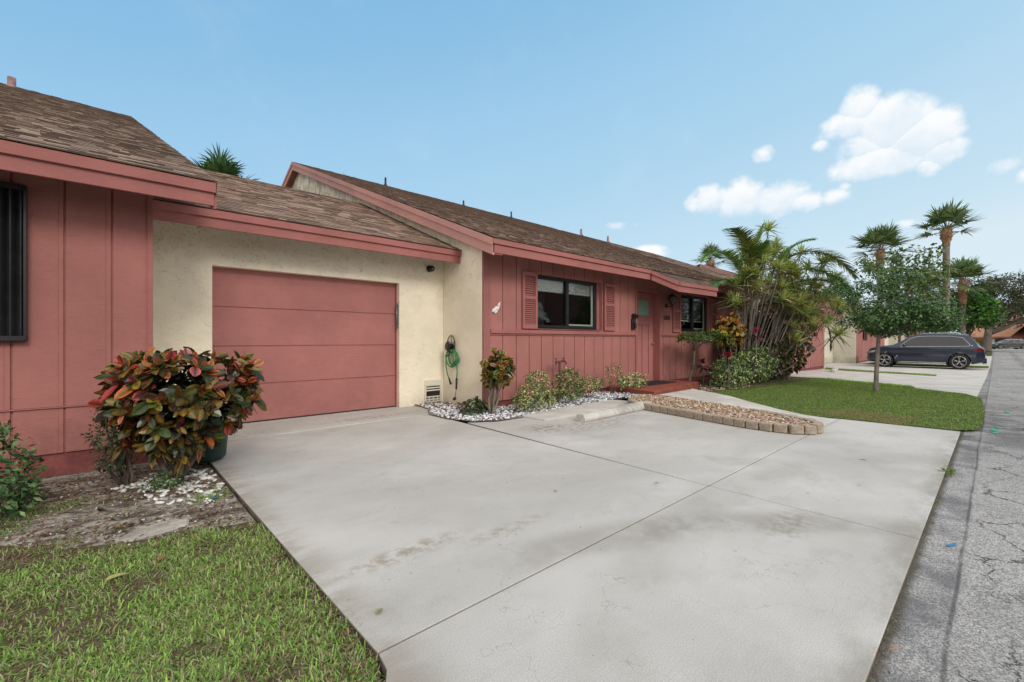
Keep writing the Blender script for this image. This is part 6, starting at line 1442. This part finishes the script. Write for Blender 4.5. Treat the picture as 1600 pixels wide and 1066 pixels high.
# ------------------------------------------------------------------ far house with carport
FR = math.atan2(.676, .737)
M['orange_roof'] = simple('orange_brown_roof', (.40, .20, .12), .85, .14, 3, .3, 30, .01, stretch=(1, 1, 1)); M['yellow_wall'] = simple('yellow_wall', (.62, .42, .12), .85, .08); M['fadedred'] = simple('faded_red_wall', (.5, .13, .11), .8, .12, 3)
def far_house(origin, az, label, wall, roofm, sc=1.0, width=26, depth=10, eave=2.0, ridge=6.3, carport=True):
    h = empty('house', origin, label, 'house', rotz=az); h.scale = (sc, sc, sc)
    def B(name, mb, mat):
        o = link(name, mb.mesh(name), M[mat]); o.parent = h; return o
    mb = MB(); mb.box(-width / 2 + 5.5, width / 2, 0, depth, 0, eave); B('wall', mb, wall)
    mb = MB(); mb.box(-width / 2 + .3, -width / 2 + 5.5, depth * .55, depth * .57, 0, eave); mb.box(-width / 2 + .3, -width / 2 + .5, depth * .2, depth * .55, 0, eave); B('carport_wall', mb, 'yellow_wall')
    for x in (-width / 2 + .5, -width / 2 + 2.9, -width / 2 + 5.2):
        mb = MB(); mb.box(x, x + .5, .1, .6, 0, eave - .002); B('column', mb, 'white')
    mb = MB(); y0, y1, ym = -.7, depth + .7, depth / 2
    for a, b in (((y0, eave), (ym, ridge)), ((ym, ridge), (y1, eave))):
        mb.prism([(-width / 2 - .5, a[0], a[1]), (width / 2 + .5, a[0], a[1]), (width / 2 + .5, b[0], b[1]), (-width / 2 + 1.2, b[0], b[1])], [(-width / 2 - .5, a[0], a[1] + .14), (width / 2 + .5, a[0], a[1] + .14), (width / 2 + .5, b[0], b[1] + .14), (-width / 2 + 1.2, b[0], b[1] + .14)])
    B('roof', mb, roofm)
    mb = MB(); gx = -width / 2 + 8.5      # forward gable over the entry
    mb.prism([(gx - 3.4, -2.2, eave - .1), (gx, -2.2, ridge - .4), (gx, 2.5, ridge - .4), (gx - 3.4, 2.5, eave - .1)], [(gx - 3.4, -2.2, eave + .05), (gx, -2.2, ridge - .2), (gx, 2.5, ridge - .2), (gx - 3.4, 2.5, eave + .05)])
    mb.prism([(gx, -2.2, ridge - .4), (gx + 3.4, -2.2, eave - .1), (gx + 3.4, 2.5, eave - .1), (gx, 2.5, ridge - .4)], [(gx, -2.2, ridge - .2), (gx + 3.4, -2.2, eave + .05), (gx + 3.4, 2.5, eave + .05), (gx, 2.5, ridge - .2)])
    B('entry_roof', mb, roofm)
    mb = MB(); mb.prism([(gx - 1.5, -2.0, 0), (gx + 3.0, -2.0, 0), (gx + 3.0, -2.0, eave), (gx, -2.0, ridge - .5), (gx - 1.5, -2.0, ridge - 1.2)], [(gx - 1.5, -1.8, 0), (gx + 3.0, -1.8, 0), (gx + 3.0, -1.8, eave), (gx, -1.8, ridge - .5), (gx - 1.5, -1.8, ridge - 1.2)]); B('entry_wall', mb, 'fadedred')
    for x in (gx + .2, gx + 4.6, gx + 7):
        mb = MB(); yy = -2.03 if x < gx + 3 else -.03
        mb.box(x, x + 1.3, yy, yy + .06, .9, 2.1); B('window', mb, 'carglass')
    mb = MB(); mb.box(-width / 2 - .5, width / 2 + .5, -.73, -.7, eave - .1, eave + .15); B('fascia', mb, 'redtrim'); return h
vdir = Vector((.674, .738, 0)).normalized()
fo = Vector((120.5, -9.5, -.25)); far_house(tuple(fo), R(-90 + 47.57 - 42 + 42.4 - 48), 'far house with orange brown roof, yellow carport and white columns at the street end', 'fadedred', 'orange_roof', 1.0)
dc.location = (108, -3.4, -.22); dc.rotation_euler = (0, 0, R(118)); dc.scale = (.95, .95, .95)
mb = MB(); mb.box(-.15, .15, -.15, .15, 0, 1.0); mb.box(-.19, .19, -.19, .19, 1.0, 1.08)
po = mb.build('gate_post', M['white'], bevel=.01); po.location = (84.0, 1.6, -.26); tag(po, 'short cream post standing right behind the dark blue car', 'post')

# ------------------------------------------------------------------ across the street (seen mirrored in the windows)
OH = empty('row_house', (24, -12, -.1), 'brown roofed house across the street, seen only as a reflection in the windows', 'house')
mb = MB(); mb.box(-2, 40, -20, -11, -.1, 2.6); mb.build('wall', M['siding_v'], OH)
mb = MB(); mb.prism([(-3, -10.4, 2.5), (24, -10.4, 2.5), (24, -15.5, 4.6), (-1, -15.5, 4.6)][::-1], [(-3, -10.4, 2.65), (24, -10.4, 2.65), (24, -15.5, 4.75), (-1, -15.5, 4.75)][::-1])
mb.prism([(24.01, -9.9, 2.3), (41, -9.9, 2.3), (41, -15.5, 5.6), (28, -15.5, 5.6)][::-1], [(24.01, -9.9, 2.45), (41, -9.9, 2.45), (41, -15.5, 5.75), (28, -15.5, 5.75)][::-1]); mb.build('roof', M['deck'], OH)
mb = MB()
for x in (15, 20, 27, 33): mb.box(x, x + 2.2, -10.99, -10.9, .2, 2.0)
mb.build('garage_door', M['room'], OH)
for i, (x, y) in enumerate(((30, -26), (46, -24), (14, -28))):
    tree('background_tree', (x, y, -.1), ball((x, y, 6.5), (5.5, 5, 3), 22, (2.0, 1.5), 26, rt), 0, 6, (.5, .8), .5, TB, 'dark tree behind the house across the street, seen only in window reflections', 'tree', .3, (x, y, 3), group='trees across the street')

# ------------------------------------------------------------------ light, sky, camera
SUN_EL, SUN_AZ = R(34), R(260)       # azimuth of the direction towards the sun, from +X
sd = Vector((math.cos(SUN_EL) * math.cos(SUN_AZ), math.cos(SUN_EL) * math.sin(SUN_AZ), math.sin(SUN_EL)))
sl = bpy.data.lights.new('sun', 'SUN'); sl.energy = SUN_E; sl.angle = R(20); sl.color = (1, .93, .84)
so = bpy.data.objects.new('sun', sl); COL.objects.link(so); so.rotation_euler = sd.to_track_quat('Z', 'Y').to_euler()
W = bpy.data.worlds.new('World'); SC.world = W; W.use_nodes = True; nt = W.node_tree; nt.nodes.clear(); g = N(nt)
sky = g.n('ShaderNodeTexSky', sky_type='NISHITA'); sky.sun_disc = False; sky.sun_elevation = SUN_EL; sky.sun_rotation = PI / 2 - SUN_AZ; sky.air_density = 1.0; sky.dust_density = 1.2; sky.ozone_density = 1.2
tc = g.n('ShaderNodeTexCoord'); sx = g.n('ShaderNodeSeparateXYZ'); nt.links.new(tc.outputs['Generated'], sx.inputs[0])
az = g.math('ARCTAN2', sx.outputs[1], sx.outputs[0]); el = g.math('ARCSINE', sx.outputs[2])
# haze lift towards a pale horizon
skyc = g.mix(1., sky.outputs[0], SKY_TINT, 'MULTIPLY')
grad = g.n('ShaderNodeValToRGB'); cr = grad.color_ramp; cr.elements[0].position = 0; cr.elements[0].color = (7.3, 8.7, 9.5, 1)
cr.elements[1].position = 1.; cr.elements[1].color = (2.2, 4.85, 7.7, 1)
for q_, c_ in ((.08, (6.1, 8.1, 9.35, 1)), (.38, (4.35, 6.9, 8.95, 1)), (.56, (3.7, 6.4, 8.75, 1)), (.79, (2.75, 5.5, 8.2, 1))):
    e_ = cr.elements.new(q_); e_.color = c_
nt.links.new(g.math('ADD', g.math('DIVIDE', el, .80), g.math('MULTIPLY', g.math('SUBTRACT', az, .83), .25), clamp=True), grad.inputs[0])
skyc = g.mix(.93, skyc, grad.outputs[0])
cv = g.n('ShaderNodeCombineXYZ'); nt.links.new(az, cv.inputs[0]); nt.links.new(el, cv.inputs[1])
n1 = g.noise(cv.outputs[0], 16, 7, .58); n2 = g.noise(cv.outputs[0], 60, 4, .6); n3 = g.noise(cv.outputs[0], 9, 5, .6)
CL = [(-8.28 , 0, 0, 0, 0)][:0]
for L_ in CLOUDS: CL.append(L_)
dens = None; dyv = None
for a0, e0, ra, re, w in CL:
    dx = g.math('DIVIDE', g.math('SUBTRACT', az, a0), ra); dy = g.math('DIVIDE', g.math('SUBTRACT', el, e0), re)
    d = g.math('SUBTRACT', w, g.math('ADD', g.math('MULTIPLY', dx, dx), g.math('MULTIPLY', dy, dy)))
    if dens is None: dens, dyv = d, dy
    else:
        sel = g.math('GREATER_THAN', d, dens); dyv = g.math('ADD', g.math('MULTIPLY', dy, sel), g.math('MULTIPLY', dyv, g.math('SUBTRACT', 1., sel))); dens = g.math('MAXIMUM', dens, d)
dens = g.math('MAXIMUM', dens, -2.)
den = g.math('ADD', dens, g.math('ADD', g.math('MULTIPLY', g.math('SUBTRACT', n1, .5), 3.0), g.math('MULTIPLY', g.math('SUBTRACT', n2, .5), .7)))
cov = g.ss(den, -.25, .95); shade = g.ss(g.math('ADD', g.math('MULTIPLY', dyv, .6), g.math('ADD', g.math('MULTIPLY', g.math('SUBTRACT', n1, .5), 3.), g.math('MULTIPLY', den, -.25))), -.9, .35)
ccol = g.mix(shade, (7.6, 8.6, 9.5), (9.9, 10.0, 10.1)); 
wisp = g.ss(g.noise(g.n('ShaderNodeMapping').outputs[0] if False else cv.outputs[0], 4, 6, .65), .5, .8, 0, .14)
skyc = g.mix(wisp, skyc, (7.5, 8.6, 9.4))
skyc = g.mix(g.math('MULTIPLY', cov, .96), skyc, ccol)
# unseen bright cloud bank added overhead and behind the camera to light the fronts
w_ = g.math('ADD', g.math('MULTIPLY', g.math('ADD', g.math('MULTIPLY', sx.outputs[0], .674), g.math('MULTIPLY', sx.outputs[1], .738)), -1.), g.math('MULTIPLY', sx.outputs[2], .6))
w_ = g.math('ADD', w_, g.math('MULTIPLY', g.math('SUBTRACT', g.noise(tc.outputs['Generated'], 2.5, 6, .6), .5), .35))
skyc = g.mix(g.ss(w_, -.08, .4), skyc, FILL_BANK)
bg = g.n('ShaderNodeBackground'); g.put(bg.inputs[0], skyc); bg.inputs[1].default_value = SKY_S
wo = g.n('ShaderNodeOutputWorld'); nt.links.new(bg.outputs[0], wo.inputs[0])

cd = bpy.data.cameras.new('camera'); cd.sensor_width = 36; cd.lens = 690 / 1600 * 36; cd.clip_start = .05; cd.clip_end = 3000; cd.shift_y = -.0006
cam = bpy.data.objects.new('camera', cd); COL.objects.link(cam); cam.location = (0, 0, 1.2); cam.rotation_euler = (R(90), 0, math.atan2(.738, .674) - PI / 2)
SC.camera = cam
SC.view_settings.view_transform = 'Standard'; SC.view_settings.look = 'None'; SC.view_settings.exposure = 0; SC.view_settings.gamma = 1
SC.render.engine = 'CYCLES'; SC.cycles.max_bounces = 6; SC.cycles.transparent_max_bounces = 12; SC.cycles.use_denoising = True
